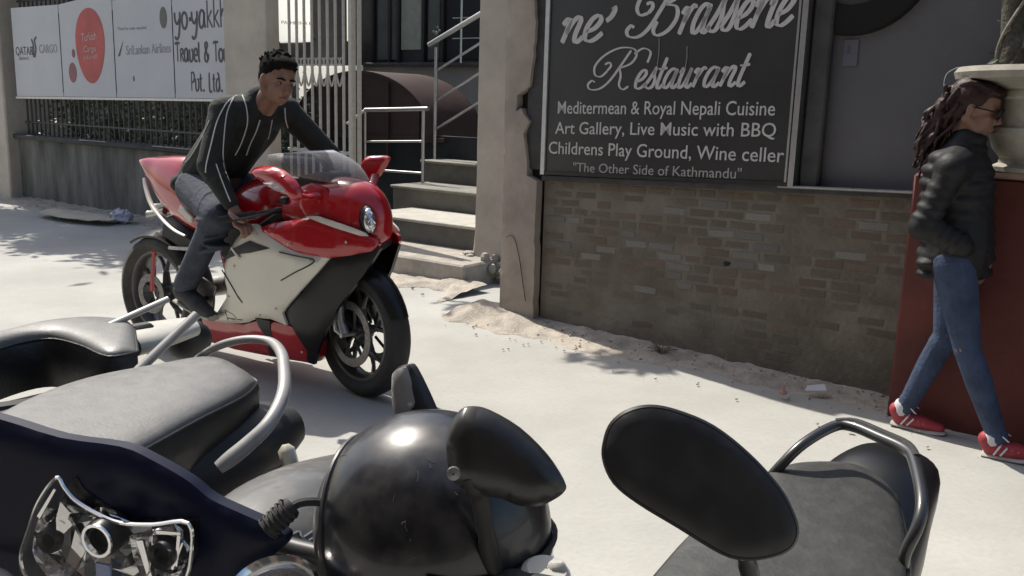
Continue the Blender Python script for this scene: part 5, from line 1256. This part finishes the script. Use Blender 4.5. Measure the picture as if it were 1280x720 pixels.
blob(b, 'jeans', JEANW, wo_, FWm, .0062, 5)
for e in (-1, 1):
    h_, k_, a_ = LEG[e]; b = M(); tilt_ = R(1 if e > 0 else -5); Rt = Matrix.Rotation(tilt_, 3, 'Y'); base = a_ + Vector((-.035, 0, -.045))
    q = lambda x, y, z: base + Rt @ Vector((x, y, z))
    b.cap(q(.0, 0, .02), .036, q(.02, 0, -.015), .038); b.cap(q(.02, 0, -.015), .037, q(.12, 0, -.022), .036); b.cap(q(.10, 0, -.020), .038, q(.185, 0, -.030), .026)
    sh_ = blob(b, 'shoe', REDSH, wo_, FWm, .0055, 2)
    b = M(); b.tube(cr([q(-.018, 0, -.045), q(.05, 0, -.050), q(.13, 0, -.054), q(.215, 0, -.046)], 4), [.034, .036, .036, .037, .037, .038, .040, .041, .042, .042, .040, .034, .022], 12, flat=.32, up=Rt @ Vector((0, 0, 1))); b.build('sole', SOLE, sh_, FWm)
    b = M()
    for k in range(4): b.tube([q(.055 + .022 * k, -.034, .002 - .006 * k), q(.060 + .022 * k, 0, .026 - .008 * k), q(.055 + .022 * k, .034, .002 - .006 * k)], .003, 5)
    for dy in (-1, 1): b.tube(cr([q(.05, 0, .034), q(.06, dy * .03, .046), q(.085, dy * .045, .03)], 4), .003, 5)
    b.build('laces', PAPER, sh_, FWm)
    b = M(); 
    for dy in (-1, 1): b.tube([q(.03, dy * .040, -.035), q(.055, dy * .041, .006)], .004, 5); b.tube([q(.055, dy * .041, -.035), q(.08, dy * .040, .0)], .004, 5)
    b.build('stripe', PAPER, sh_, FWm)
    b = M(); b.cap(a_ + Vector((-.012, 0, -.005)), .040, a_ + Vector((-.02, 0, -.04)), .037); b.build('sock', PAPER, sh_, FWm)

# ============================================================ PARKED TWO-WHEELERS IN THE FOREGROUND
def chassis(root, fr, half=.62, Rr=.29, tank=None, fork_top=(.36, .95), body=BLKM):
    for cx, steer in ((half, 0), (-half, 0)):
        lathe_wheel(cx, Rr, Rr, .10, .215, root, RUBD, RIM, fr, steer, nsp=6, spoke='s', discs=False, spw=.014)
    for sy in (-1, 1):
        m_ = M(); m_.tube([(half, sy * .075, Rr), (fork_top[0], sy * .075, fork_top[1] - .12)], .018, 10); m_.build('fork_leg', CASTA, root, fr)
        m_ = M(); m_.tube([(-half, sy * .085, Rr), (-half + .14, sy * .12, .62)], .022, 10); m_.build('rear_shock', CHROME, root, fr)
        m_ = M(); m_.tube([(-.05, sy * .09, .33), (-half, sy * .075, Rr)], .018, 8); m_.build('swingarm', BLKF, root, fr)
    m_ = M(); m_.bev((.05, 0, .36), (.42, .22, .26), .05); m_.bev((.14, 0, .52), (.16, .16, .18), .03, Matrix.Rotation(R(15), 3, 'Y')); m_.build('engine', CASTA, root, fr)
    m_ = M(); m_.tube(cr([(.32, 0, .78), (.28, 0, .5), (.1, 0, .24), (-.2, 0, .26), (-.28, 0, .55)], 5), .022, 8); m_.tube([(.30, 0, .72), (-.5, 0, .66)], .022, 8); m_.build('frame', BLKF, root, fr)
    m_ = M(); m_.tube(cr([(.2, -.10, .42), (.24, -.12, .22), (.0, -.15, .18), (-.5, -.16, .26), (-.74, -.16, .32)], 5), [.018] * 11 + [.035] * 10, 12); m_.build('exhaust', CHROME, root, fr)
    for cx, a0, a1 in ((half, 30, 140), (-half, 40, 175)):
        m_ = M(); rings = []
        for i in range(12):
            a = R(a0 + (a1 - a0) * i / 11)
            rings.append([(cx + math.cos(a) * (rr_ - .03 * t * t), t * .065, Rr + math.sin(a) * (rr_ - .03 * t * t)) for rr_, ts in ((Rr + .035, (-1, -.5, 0, .5, 1)), (Rr + .029, (1, .5, 0, -.5, -1))) for t in ts])
        m_.loft(rings); m_.build('mudguard', body, root, fr)
    m_ = M(); m_.tube([(.0, .08, .28), (-.10, .26, .015)], .012, 8); m_.build('side_stand', BLKF, root, fr)

def seat(name, Lp, Rp, crown, drop, mt, mts, root, fr=I4, inset=.012):
    L_ = cr(Lp, 5); R_ = cr(Rp, 5); n = 14; rings = []; side = []
    for i, (a, b_) in enumerate(zip(L_, R_)):
        t = i / (len(L_) - 1); e = max(.02, min(1, (1 - t) * 9)) ** .5 * max(.05, min(1, t * 9 + .2)) ** .5
        c_ = (a + b_) / 2; h_ = (b_ - a) / 2; up = Vector((0, 0, 1)); ring = []
        for j in range(n + 1):
            th = PI * j / n; cx = -math.cos(th); sz = math.sin(th)
            ring.append(c_ + h_ * math.copysign(abs(cx) ** .75, cx) + up * (crown * e * sz ** .8))
        rings.append(ring)
        out = h_.normalized()
        sd = []
        for sg_, ed in ((-1, a), (1, b_)):
            pass
        ringS = [a + up * .0, a - out * .008 - up * .012, a - out * .006 - up * drop * .5, a + out * inset - up * drop, b_ - out * inset - up * drop, b_ + out * .006 - up * drop * .5, b_ + out * .008 - up * .012, b_ + up * .0]
        side.append(ringS)
    m_ = M(); rr_ = [r + [r[-1] - Vector((0, 0, .004)), r[0] - Vector((0, 0, .004))] for r in rings]; m_.loft(rr_); st_ = m_.build(name, mt, root, fr, 60)
    m_ = M(); m_.loft(side); s2 = m_.build('seat_side', mts, root, fr, 50)
    m_ = M(); m_.tube([p + Vector((0, 0, .001)) for p in L_], .0035, 6); m_.tube([p + Vector((0, 0, .001)) for p in R_], .0035, 6); m_.tube([rings[-1][j] for j in range(n + 1)], .0035, 6); m_.build('piping', mts, st_, fr)
    return st_, rings
def extend(P0, px, d):          # end point of a bar that leaves P0 along heading d (plus rise) and passes the sight line px
    v = ray(*px); A = Matrix(((v.x, -d[0], 0), (v.y, -d[1], 0), (v.z, 0, -1))); k = A.inverted() @ (P0 - EYE)
    return P0 + Vector((d[0] * k.y, d[1] * k.y, k.z))
def body_loft(name, S, mt, root, fr, p=2.6, topk=.8):
    m_ = M(); m_.loft([sec(x, a, b_, w_, p, 22, topk=topk) for x, a, b_, w_ in interp_secs(S, 4)]); return m_.build(name, mt, root, fr)

# --- A: scooter at the far left --------------------------------------------------------------------
FA = frame((-1.30, 1.83, 0), -131)
va = thing('parked_scooter', 'parked scooter at far left with two straight silver rear rails and pale tail', 'scooter', (-1.30, 1.83, 0), -131, 'scooters and motorcycles parked in the foreground row')
chassis(va, FA, .60, .25)
seat('seat', [at(-70, 436, .80), at(10, 418, .80), at(60, 406, .805), at(110, 400, .805), at(150, 402, .80), at(168, 410, .795)],
     [at(-70, 462, .78), at(8, 434, .785), at(60, 424, .79), at(100, 432, .79), at(135, 446, .785), at(172, 440, .785)], .022, .13, VIN, VINB, va)
body_loft('body', [(.30, .40, .70, .10), (.1, .35, .70, .15), (-.2, .36, .69, .17), (-.5, .42, .70, .15), (-.68, .52, .70, .10), (-.74, .60, .68, .05)], BLKG, va, FA)
body_loft('front_apron', [(.42, .30, .98, .05), (.46, .30, 1.0, .20), (.52, .34, 1.0, .18), (.56, .45, .92, .06)], BLKG, va, FA)
for p0, p1, r_ in (((145, 403, .815), (210, 374), .011), ((178, 458, .80), (246, 393), .013)):
    P0 = at(*p0); P1 = extend(P0, p1, (.66, .75)); b = M(); b.tube([P0 - (P1 - P0) * .25, P0, P1], r_, 10, flat=.8); b.build('grab_rail', GRAB, va)
b = M(); P0 = at(168, 425, .74); d_ = Vector((.66, .75, 0)); q_ = Vector((.75, -.66, 0))
for t, w_, zz in ((0, .085, 0), (.08, .085, .0), (.16, .075, .0), (.22, .05, -.01)): pass
rings = []
for i in range(9):
    t = i / 8; w_ = .100 * (1 - .5 * t ** 2); c_ = P0 + d_ * (.20 * t - .03) + Vector((0, 0, .01 * t))
    rings.append([c_ + q_ * (w_ * math.cos(a)) + Vector((0, 0, .038 * math.sin(a) * (1 - .3 * t))) for a in [2 * PI * j / 18 for j in range(18)]])
b.loft(rings); b.build('tail_panel', IVORY, va)
b = M(); c0 = P0 + d_ * .0 - q_ * .0 + Vector((0, 0, .02)); b.bev(c0 + q_ * .01, (.10, .05, .05), .012, Matrix.Rotation(R(49), 3, 'Z')); b.build('tail_recess', BLKM, va)
b = M(); c0 = at(236, 425, .70); b.ell(c0, (.07, .05, .06), Matrix.Rotation(R(49), 3, 'Z')); b.tube([c0, c0 + Vector((.04, .05, -.2))], [.04, .03], 10); b.build('rear_mudguard_holder', BLKM, va)
b = M(); b.tube(cr([FA @ Vector((.42, -.34, 1.0)), FA @ Vector((.40, -.1, .98)), FA @ Vector((.40, .1, .98)), FA @ Vector((.42, .34, 1.0))], 5), .013, 8); b.build('handlebar', BLKF, va)

# --- B: motorcycle with long grey seat and looped silver grab rail ---------------------------------
FBk = frame((-1.03, 1.385, 0), -131.4)
vb = thing('parked_motorcycle', 'parked black motorcycle with long dusty grey seat and looped silver grab rail', 'motorcycle', (-1.03, 1.385, 0), -131.4, 'scooters and motorcycles parked in the foreground row')
chassis(vb, FBk, .62, .30)
seat('seat', [at(-80, 575, .80), at(0, 523, .80), at(60, 494, .80), at(120, 475, .80), at(190, 462, .80), at(250, 453, .80), at(287, 459, .795)],
     [at(-40, 740, .765), at(60, 640, .77), at(125, 592, .775), at(185, 560, .78), at(250, 524, .785), at(302, 497, .785), at(322, 478, .79)], .030, .10, VIN, VINB, vb)
body_loft('tail_body', [(.05, .55, .72, .10), (-.2, .54, .73, .145), (-.45, .55, .735, .150), (-.62, .575, .74, .135), (-.74, .61, .735, .105), (-.80, .64, .72, .075)], BLKM, vb, FBk)
body_loft('tank', [(.02, .72, .84, .08), (.12, .70, .93, .15), (.25, .72, .97, .165), (.40, .76, .95, .13), (.46, .80, .90, .06)], BLKG, vb, FBk)
rl = [at(243, 453, .79), at(258, 441, .82), at(280, 430, .85), at(310, 424, .868), at(338, 427, .872), at(351, 440, .870), at(355, 460, .86), at(354, 492, .835), at(337, 528, .80), at(308, 557, .765), at(273, 585, .73)]
P_ = cr(rl, 5); k_ = len(P_)
b = M(); b.tube(P_, [.0125 + .005 * max(0, (i / k_ - .62) / .38) - .006 * max(0, (i / k_ - .93) / .07) for i in range(k_)], 12, flat=.75); b.build('grab_rail', GRAB, vb)
b = M(); c_ = at(362, 577, .655); b.bev(c_, (.034, .030, .075), .010, Matrix.Rotation(R(-14), 3, 'Y')); b.build('indicator_lens', mat('cream lens', (.5, .47, .38), .25, coat=.4), vb)
b = M(); b.ell(FBk @ Vector((-.79, 0, .66)), (.015, .05, .02), Matrix.Rotation(R(-131.4), 3, 'Z')); b.build('tail_light', MATS['red lens'], vb)
b = M(); b.tube(cr([FBk @ Vector((.36, -.36, 1.03)), FBk @ Vector((.33, -.1, 1.0)), FBk @ Vector((.33, .1, 1.0)), FBk @ Vector((.36, .36, 1.03))], 5), .013, 8); b.build('handlebar', BLKF, vb)

# --- C: navy motorcycle facing the camera -----------------------------------------------------------
FC = frame((-.28, 1.33, 0), -107.5)
vc = thing('parked_motorcycle', 'parked dark navy motorcycle facing the viewer with clear headlight cowl and grey tank', 'motorcycle', (-.28, 1.33, 0), -107.5, 'scooters and motorcycles parked in the foreground row')
chassis(vc, FC, .57, .29)
uvc, mc, Nc = plane_map((-.42, .955, .93), (.954, -.30, 0), (-.01, -.03, 1))
cow = uvc([(-110, 640), (-95, 545), (-50, 516), (0, 524), (75, 547), (150, 558), (190, 575), (235, 601), (262, 623), (300, 641), (350, 664), (357, 678), (342, 694), (312, 712), (300, 745), (270, 800), (60, 810), (-90, 790)])
m_ = panel(cow, mc, .010, .010, .035, .014, True); m_.build('headlight_cowl', NAVY, vc)
uvh, mh, _n = plane_map(Vector((-.42, .955, .93)) + Nc * .026, (.954, -.30, 0), (-.01, -.03, 1))
mc_cowl = mc
def mc(u, v, o): return mh(u, v, o - .045)
hl = uvh([(80, 592), (90, 604), (104, 620), (130, 636), (160, 648), (200, 650), (244, 648), (247, 690), (238, 722), (215, 760), (90, 760), (50, 725), (36, 692), (46, 655), (58, 622)])
m_ = panel(hl, lambda u, v, o: mc(u, v, o + .018), .016, .004, .02, .012, True); hz = m_.build('headlight', BLKG, vc, label='clear headlight with chrome reflector set in the navy cowl')
hl2 = uvh([(82, 602), (92, 618), (128, 642), (160, 654), (236, 654), (238, 690), (228, 722), (208, 752), (96, 752), (58, 722), (45, 692), (54, 655), (64, 625)])
def onc(x, y, lift): u, v = uvh([(x, y)])[0]; return mc(u, v, lift)
m_ = panel(hl2, lambda u, v, o: mc(u, v, .030), .014, 0, .01, .004, False); m_.build('reflector', mat('satin reflector', (.09, .09, .095), .22, .8, var=.8, vs=60, bump=1, bs=40), hz, I4, 0)
Ut = Vector((.954, -.30, 0)).normalized(); Vt = Vector((0, 0, 1)); rr = random.Random(6)
# main bowl: faceted chrome dish, then side dish for the low beam and two wedge facets
for (cx, cy, r_, n_, dz) in ((140, 668, .066, 15, .0), (214, 690, .048, 11, -.003), (74, 672, .046, 11, -.003)):
    c_ = onc(cx, cy, .054 + dz); vs = []; fs = []; K = 4
    for j in range(K + 1):
        t = j / K; rr_ = r_ * (.28 + .72 * t); dep = -.012 + .016 * t * t
        for i in range(n_):
            a = 2 * PI * (i + (.5 if j % 2 else 0)) / n_; p = c_ + Ut * (rr_ * math.cos(a)) + Vt * (rr_ * .92 * math.sin(a)) + Nc * (dep + rr.uniform(-.0055, .0055))
            u_, v_ = (p - mc(0, 0, 0)).dot(Ut), (p - mc(0, 0, 0)).dot(Vt)
            if not poly_inside((u_, v_), [Vector(q) for q in hl2]): p = c_ + (p - c_) * .6
            vs.append(p)
    for j in range(K):
        for i in range(n_):
            q0, q1 = j * n_ + i, j * n_ + (i + 1) % n_; fs += [(q0, q1, q1 + n_), (q0, q1 + n_, q0 + n_)]
    m_ = M(); m_.add(vs, fs); m_.build('reflector_bowl', CHROME if r_ > .05 else REFL, hz, I4, 0)
    b = M(); b.lathe([(.001, .006), (r_ * .18, .006), (r_ * .20, .014), (r_ * .30, .017), (r_ * .33, .008), (r_ * .33, -.012)], onc(cx, cy - 4, .050 + dz), Nc, 26); b.build('bulb_shroud', BLKG, hz)
    if r_ > .05: b = M(); b.lathe([(r_ * .21, .014), (r_ * .24, .019), (r_ * .29, .019), (r_ * .31, .014)], onc(cx, cy - 4, .050), Nc, 26); b.build('bulb_ring', CHROME, hz)
for (x0, y0, x1, y1, w_) in ((206, 658, 236, 660, .003), (234, 662, 230, 700, .003), (225, 704, 238, 672, .002), (60, 640, 80, 606, .003), (186, 668, 200, 720, .006)):
    b = M(); b.tube([onc(x0, y0, .058), onc(x1, y1, .058)], [w_, w_ * .7], 4, flat=.4, up=Nc); b.build('facet', CHROME, hz)
b = M(); b.bev(onc(142, 706, .060), (.020, .003, .020), .001, Matrix((Ut, -Nc, Vt)).transposed()); b.build('blue_bulb_glass', mat('blue glass', (.16, .22, .45), .15, coat=.5), hz)
m_ = panel(hl, lambda u, v, o: mc(u, v, o + .060), .02, .012, .03, .002, True); m_.build('lens', LENS, hz)
pts = [mc(*p, .056) for p in hl]; b = M(); P_ = cr(pts, 4, True); b.tube(P_ + [P_[0]], .0022, 6); b.build('bezel', CHROME, hz)
b = M(); 
b.tube([onc(-30, 700, .05), onc(10, 712, .055), onc(40, 735, .055)], [.006, .008, .008], 8, flat=.5); b.build('pale_trim', IVORY, vc)
b = M(); b.bev(FC @ Vector((.20, .0, .80)), (.08, .14, .06), .02, Matrix.Rotation(R(-107.5), 3, 'Z')); b.build('instrument_housing', BLKM, vc)
# dial / indicator in front of the tank
b = M(); c_ = aty(340, 750, .84); ax = Vector((-.1, -.45, .88)).normalized()
b.lathe([(.040, -.04), (.048, .0), (.050, .006), (.046, .010), (.042, .006), (.038, -.002)], c_, ax, 40); dl = b.build('speedometer', CHROME, vc)
b = M(); b.lathe([(.001, -.004), (.041, -.004), (.041, -.03), (.001, -.03)], c_, ax, 32); b.build('dial_face', BLKM, dl)
b = M(); b.lathe([(.001, .012), (.025, .010), (.043, .003), (.001, .003)], c_, ax, 32); b.build('dial_glass', LENS, dl)
body_loft('fuel_tank', [(-.26, .68, .77, .08), (-.20, .66, .800, .11), (-.08, .65, .835, .130), (.06, .66, .865, .145), (.18, .70, .868, .13), (.26, .76, .85, .08)], TANKG, vc, FC, 2.4, .7)
tankob = vc.children[-1] if vc.children else None
for o_ in vc.children:
    if o_.name.startswith('fuel_tank'): tankob = o_
tb_ = bvh_world(tankob); got = 0
for px in ([(360, 671), (373, 665), (377, 672), (392, 682)], [(379, 672), (397, 660)], [(385, 676), (394, 672), (404, 678)], [(366, 680), (392, 694)]):
    pts = drape(tb_, px, 4, .001, 2.2)
    if len(pts) > 2: b = M(); b.tube(pts, .0018, 5); b.build('tank_emblem', GRAB, tankob)
body_loft('seat', [(-.62, .66, .70, .06), (-.5, .64, .725, .11), (-.35, .64, .735, .125), (-.22, .66, .76, .10)], VIND, vc, FC)
body_loft('tail_body', [(-.66, .50, .62, .05), (-.5, .47, .655, .11), (-.25, .46, .66, .13), (-.05, .5, .68, .11)], NAVY, vc, FC)
hb0 = FC @ Vector((.32, 0, .90)); hbE = aty(618, 728, .845)
b = M(); b.tube(cr([FC @ Vector((.36, -.36, .93)), FC @ Vector((.34, -.15, .90)), hb0, hb0.lerp(hbE, .5) + Vector((0, 0, -.01)), hbE, hbE + (hbE - hb0).normalized() * .06], 5), .012, 10); hbo = b.build('handlebar', BLKF, vc)
b = M(); b.tube([hbE + Vector((.005, -.002, 0)), hbE + (hbE - hb0).normalized() * .13], .017, 12); b.build('grip', RUB, hbo)
b = M(); c_ = aty(680, 730, .845); b.lathe([(.001, .020), (.020, .020), (.025, .015), (.026, -.02), (.001, -.02)], c_, (.1, -.2, 1), 24); b.bev(c_ + Vector((.012, 0, .018)), (.018, .014, .014), .004); b.build('switch_housing', IVORY, vc)
uvm, mm_, Nm = plane_map((-.0, .80, 1.08), (1, 0, 0), (0, .25, .97))
om = [(558, 562), (561, 535), (574, 514), (590, 509), (612, 514), (650, 536), (685, 570), (706, 602), (706, 614), (692, 625), (672, 633), (648, 632), (628, 624), (600, 619), (572, 607), (563, 594)]
m_ = panel(uvm(om), mm_, .010, .016, .035, .016, True, back=.004); mr_ = m_.build('mirror', MIRG, vc, label='glossy dark handlebar mirror seen from behind in front of the helmet')
m_ = panel(uvm([(566, 560), (570, 538), (582, 520), (610, 522), (648, 545), (680, 576), (698, 605), (670, 622), (630, 614), (580, 600)]), lambda u, v, o: mm_(u, v, -.0215 - o * .2), .012, .002, .01, .001, True); m_.build('mirror_glass', GLASSM, mr_)
b = M(); b.tube(cr([aty(588, 590, .795), aty(596, 610, .80), aty(604, 645, .812), aty(612, 690, .83), aty(619, 728, .845)], 5), [.012] * 6 + [.0085] * 8 + [.010] * 7, 10); b.build('mirror_stem', BLKM, mr_)
b = M(); b.lathe([(.001, .003), (.006, .002), (.006, -.004), (.001, -.004)], aty(567, 592, .775), (0, -1, .2), 12); b.build('mirror_screw', mat('dull screw', (.25, .25, .25), .4, .6), mr_)
b = M(); b.tube(cr([aty(332, 664, .86), aty(348, 648, .87), aty(366, 632, .88)], 4), [.009, .010, .011, .011, .012, .012, .012, .012, .010], 10)
for k in range(6): b.lathe([(.0125, -.001), (.0135, 0), (.0125, .001)], aty(335 + k * 5, 661 - k * 5, .865), (.6, .2, .6), 12)
b.build('lever_boot', RUB, vc)
b = M(); b.tube(cr([aty(362, 636, .88), aty(374, 629, .885), aty(392, 627, .89), aty(415, 630, .90), aty(440, 640, .92)], 5), .0048, 8); b.build('cable', RUB, vc)

# --- the helmet -------------------------------------------------------------------------------------
HC = Vector((-.079, .935, .945))
hm = thing('helmet', 'scuffed black full-face helmet hanging on the handlebar behind a mirror', 'helmet', (HC.x, HC.y, .86), 0)
RH = Matrix.Rotation(R(-12), 3, 'Z') @ Matrix.Rotation(R(12), 3, 'Y')
HR = (.131, .119, .129)
b = M(); b.ell(HC, HR, RH, 40, 26); b.ell(HC + Vector((.035, -.005, -.055)), (.108, .105, .085), RH, 30, 18)
shell = blob(b, 'shell', HELM, hm, I4, .0055, 6)
hbv = bvh_world(shell); rr = random.Random(12)
for k in range(11):
    x0, y0 = rr.uniform(430, 590), rr.uniform(560, 700); a = rr.uniform(0, 3.1); l_ = rr.uniform(3, 16)
    pts = drape(hbv, [(x0, y0), (x0 + math.cos(a) * l_ * .5 + rr.uniform(-3, 3), y0 + math.sin(a) * l_ * .5), (x0 + math.cos(a) * l_, y0 + math.sin(a) * l_)], 3, .0002, 1.2)
    if len(pts) > 3: m_ = M(); m_.tube(pts, rr.choice((.0003, .0004, .0006)), 5); m_.build('scuff', mat('scuff mark', (.10, .10, .095), .8), shell)
def onh(az, el, k=1.0):
    p = Vector((math.cos(R(el)) * math.cos(R(az)) * HR[0], math.cos(R(el)) * math.sin(R(az)) * HR[1], math.sin(R(el)) * HR[2])) * k
    return HC + RH @ p
b = M(); n1, n2 = 26, 10; rows = []
for j in range(n2 + 1):
    el = -38 + 46 * j / n2; rows.append([onh(-78 + 150 * i / n1, el - 4 * math.cos(PI * i / n1 * 2), 1.022 + .01 * math.sin(PI * j / n2)) for i in range(n1 + 1)])
b.loft(rows, caps=False, closed=False); vs_ = b.build('visor', mat('smoked visor', (.02, .022, .02), .05, coat=.6), hm); sd = vs_.modifiers.new('s', 'SOLIDIFY'); sd.thickness = .003
b = M(); b.tube([onh(-78 + 150 * i / 20, 9 - 4 * math.cos(PI * i / 10), 1.028) for i in range(21)], .003, 6); b.build('visor_seal', RUB, hm)
b = M(); b.lathe([(.001, .008), (.012, .007), (.016, 0), (.001, 0)], onh(-82, -12, 1.015), (RH @ Vector((math.cos(R(-82)), math.sin(R(-82)), -.1))), 18); b.build('visor_hinge', BLKM, hm)
b = M(); ring = []
for i in range(41):
    a = 2 * PI * i / 40; nn = RH @ Vector((-.86, .10, -.30)).normalized(); u_ = nn.orthogonal().normalized(); v_ = nn.cross(u_); 
    d_ = nn * .66 + (u_ * math.cos(a) + v_ * math.sin(a)) * .751; l_ = RH.transposed() @ d_; s_ = 1 / math.sqrt((l_.x / HR[0]) ** 2 + (l_.y / HR[1]) ** 2 + (l_.z / HR[2]) ** 2); ring.append(HC + d_ * s_ * 1.004)
b.tube(ring, .0032, 8); b.build('edge_trim', mat('helmet trim', (.05, .05, .05), .35, coat=.3), hm)

# --- E: black motorcycle at the right ---------------------------------------------------------------
FE = frame((.20, 1.05, 0), -133.4)
ve = thing('parked_motorcycle', 'parked black motorcycle at lower right with oval mirror and black tubular grab rail', 'motorcycle', (.20, 1.05, 0), -133.4, 'scooters and motorcycles parked in the foreground row')
chassis(ve, FE, .60, .29, fork_top=(.30, .95))
seat('seat', [at(740, 840, .80), at(800, 748, .80), at(828, 712, .80), at(868, 668, .802), at(925, 620, .808), at(985, 585, .815)],
     [at(1110, 900, .77), at(1128, 790, .775), at(1134, 715, .782), at(1130, 660, .79), at(1112, 612, .80), at(1062, 584, .812)], .028, .09, VIND, VINB, ve)
body_loft('tail_body', [(.0, .52, .70, .09), (-.25, .52, .71, .145), (-.45, .55, .735, .15), (-.58, .60, .785, .13), (-.66, .66, .815, .11), (-.74, .72, .812, .09), (-.79, .75, .79, .06)], BLKG, ve, FE)
body_loft('tank', [(-.05, .60, .70, .08), (.05, .58, .73, .12), (.15, .58, .74, .12), (.25, .62, .73, .08)], BLKG, ve, FE)
rl = [at(955, 606, .80), at(975, 583, .84), at(1004, 555, .875), at(1042, 533, .895), at(1066, 533, .90), at(1100, 547, .90), at(1132, 562, .90), at(1143, 578, .895), at(1152, 622, .875), at(1148, 655, .85), at(1132, 690, .81), at(1128, 712, .78)]
P_ = cr(rl, 5); b = M(); b.tube(P_, [.0082 + .001 * math.sin(PI * i / len(P_)) for i in range(len(P_))], 12); gr_ = b.build('grab_rail', GRABB, ve)
b = M(); P2 = cr([p + Vector((0.004, .004, .009)) for p in rl[3:8]], 4); b.tube(P2, .006, 8, flat=.6); b.build('rubber_pad', RUB, gr_)
b = M(); b.ell(FE @ Vector((-.775, 0, .74)), (.02, .04, .02), Matrix.Rotation(R(-133.4), 3, 'Z')); b.build('tail_light', MATS['red lens'], ve)
uvr, mr2, Nr = plane_map((.15, .66, 1.12), (.97, -.10, 0), (.05, .30, .95))
orr = [(757, 572), (758, 548), (766, 528), (785, 514), (812, 509), (845, 516), (890, 536), (935, 572), (972, 613), (990, 645), (996, 668), (988, 686), (966, 695), (935, 698), (905, 690), (850, 656), (800, 625), (770, 600)]
m_ = panel(uvr(orr), mr2, .008, .003, .008, .016, True, back=.003); rm_ = m_.build('mirror', MIRB, ve, label='big oval black handlebar mirror seen from behind')
m_ = panel(uvr([(765, 570), (770, 538), (790, 522), (845, 524), (925, 572), (985, 650), (984, 680), (935, 690), (850, 648), (790, 608)]), lambda u, v, o: mr2(u, v, -.0200 - .1 * o), .012, .001, .01, .001, True); m_.build('mirror_glass', GLASSM, rm_)
b = M(); P_ = cr([mr2(*p, -.004) for p in uvr(orr)], 4, True); b.tube(P_ + [P_[0]], .0032, 8); b.build('mirror_lip', MIRG, rm_)
b = M(); b.tube(cr([aty(930, 692, .668), aty(936, 712, .678), aty(950, 770, .70), aty(965, 850, .73)], 5), [.0065] * 4 + [.008] * 12, 10); b.build('mirror_stem', BLKF, rm_)
uvf, mf2, Nf = plane_map((-.11, 1.06, 1.09), (.75, -.35, 0), (.0, .1, 1))
m_ = panel(uvf([(491, 475), (495, 462), (507, 457), (516, 462), (536, 505), (537, 517), (518, 524), (497, 524), (491, 508)]), mf2, .010, .008, .015, .012, True, back=.004); fm_ = m_.build('mirror', BLKM, ve, label='small mirror seen edge-on behind the helmet')
m_ = panel(uvf([(493, 476), (496, 465), (506, 459), (512, 462), (519, 490), (520, 506), (500, 522), (493, 508)]), lambda u, v, o: mf2(u, v, .008 + o), .008, .006, .01, .004, True); m_.build('mirror_rim', mat('satin shell', (.33, .32, .31), .35, .4), fm_)
b = M(); b.tube(cr([aty(515, 520, 1.07), aty(522, 560, 1.05), aty(530, 640, 1.0), aty(545, 760, .95)], 4), .007, 8); b.build('mirror_stem', BLKF, fm_)
b = M(); b.tube(cr([aty(965, 850, .73), FE @ Vector((.30, .12, .86)), FE @ Vector((.30, -.12, .84)), aty(545, 770, .98)], 5), .012, 8); b.build('handlebar', BLKF, ve)
